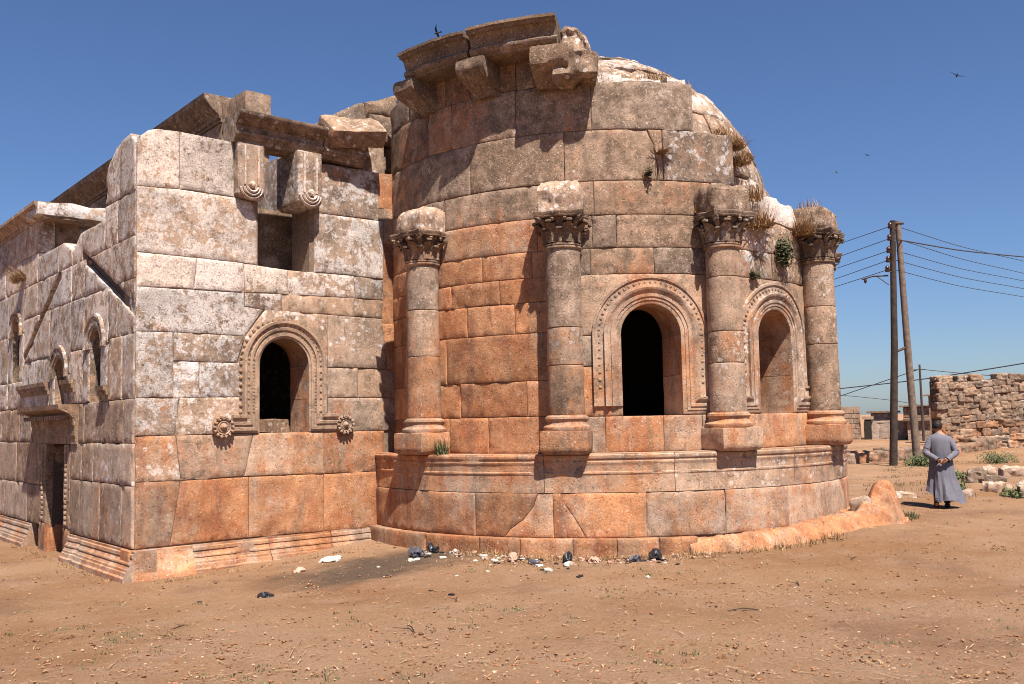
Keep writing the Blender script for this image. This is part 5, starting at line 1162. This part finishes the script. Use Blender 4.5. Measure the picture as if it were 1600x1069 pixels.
for i in range(240):
    a = random.uniform(-72, 2); r = 4.62+abs(random.gauss(0, .12))+.06*max(0, a+28)/10; x, y, _ = cyl_pos(a, r, 0); blades_vf(mb2, gp(x, y), 9, random.uniform(.05, .14), .05, .8, .004)
for i in range(110):
    t = random.random(); x, y = (4.2+.1*random.random(), 13.3+6*t) if i % 2 else (4.4+4*t, 13.05-.1*random.random()); blades_vf(mb2, gp(x, y), 7, random.uniform(.03, .10), .06, .9, .004)
mb.build('low_weeds', GREEN, None, kind='stuff'); props(bpy.data.objects['low_weeds'], 'thin grey green weeds in patches on the earth', 'weeds')
for i in range(520):
    a = random.uniform(-78, -28); r = 4.75+abs(random.gauss(0, .55)); x, y, _ = cyl_pos(a, r, 0)
    if mnoise.noise((x*1.4, y*1.4, 3)) > -.1: blades_vf(mb2, gp(x, y), 6, random.uniform(.02, .06), .08, 1.6, .0035)
mb2.build('dry_grass_fringe', DRY, None, kind='stuff'); props(bpy.data.objects['dry_grass_fringe'], 'dry grass fringe along the foot of the walls', 'grass')
mb = MB()
for i in range(150):
    x = random.uniform(20, 38); y = x*.43+random.uniform(-.2, 3.2); blades_vf(mb, gp(x, y), 12, random.uniform(.04, .12), .16, 1.1, .006)
for i in range(70): x = 15.2+random.gauss(0, .35)+i*.008; y = 8.05+random.gauss(0, .12)+i*.004; blades_vf(mb, gp(x, y), 10, .12, .08, .8, .006)
mb.build('waste_ground_grass', OLIVE, None, kind='stuff'); props(bpy.data.objects['waste_ground_grass'], 'sparse green grass around the rocks on the right', 'grass')
pebble_cloud('wall_rubble', 10, 7, 9, .02, .05, PEB, 'a few larger stones on the open earth', 'stones')

# ------------------------------------------------------------------ birds
def bird(loc, span, rz, roll, label):
    o = empty('bird', loc); props(o, label, 'bird', 'birds over the ruin'); o.rotation_euler = (roll, .2, rz); s = span/2
    V, F = lathe_vf([(.01*s, -.42*s), (.07*s, -.3*s), (.11*s, -.05*s), (.09*s, .18*s), (.06*s, .3*s), (.01*s, .38*s)], 8); V = np.array(V)[:, [2, 0, 1]]; mesh('body', V, F, BIRD, o, local=True)
    for sg in (-1, 1):
        V = []
        for t, ch, sw_, zz_ in ((0, .26, 0, .02), (.35, .24, .05, .14), (.7, .16, -.06, .16), (1, .02, -.32, .12)): V += [(ch*s*.5+sw_*s, sg*t*s, zz_*s+.01), (-ch*s*.6+sw_*s, sg*t*s, zz_*s), (sw_*s, sg*t*s, zz_*s-.012*s)]
        F = []
        for i in range(3): a = i*3; b = a+3; F += [(a, b, b+1, a+1), (a+1, b+1, b+2, a+2), (a+2, b+2, b, a)]
        mesh('wing', V, F, BIRD, o, local=True)
    mesh('tail', [(-.35*s, -.05*s, 0), (-.35*s, .05*s, 0), (-.7*s, .13*s, 0), (-.55*s, 0, 0), (-.7*s, -.13*s, 0), (-.45*s, 0, .02*s)], [(0, 1, 2, 3), (0, 3, 4), (5, 1, 0)], BIRD, o, local=True)
bird((27.6, 11.77, 11.88), .42, .6, .5, 'black swallow gliding in the open sky at far right')
bird((12.96, 17.78, 11.39), .40, 2.2, .9, 'dark bird just above the left end of the cornice')
bird((39.71, 21.16, 13.78), .32, 1.2, .3, 'tiny bird highest of the two beyond the dome')
bird((39.05, 22.35, 13.13), .34, -.4, .8, 'tiny bird lower of the two beyond the dome')
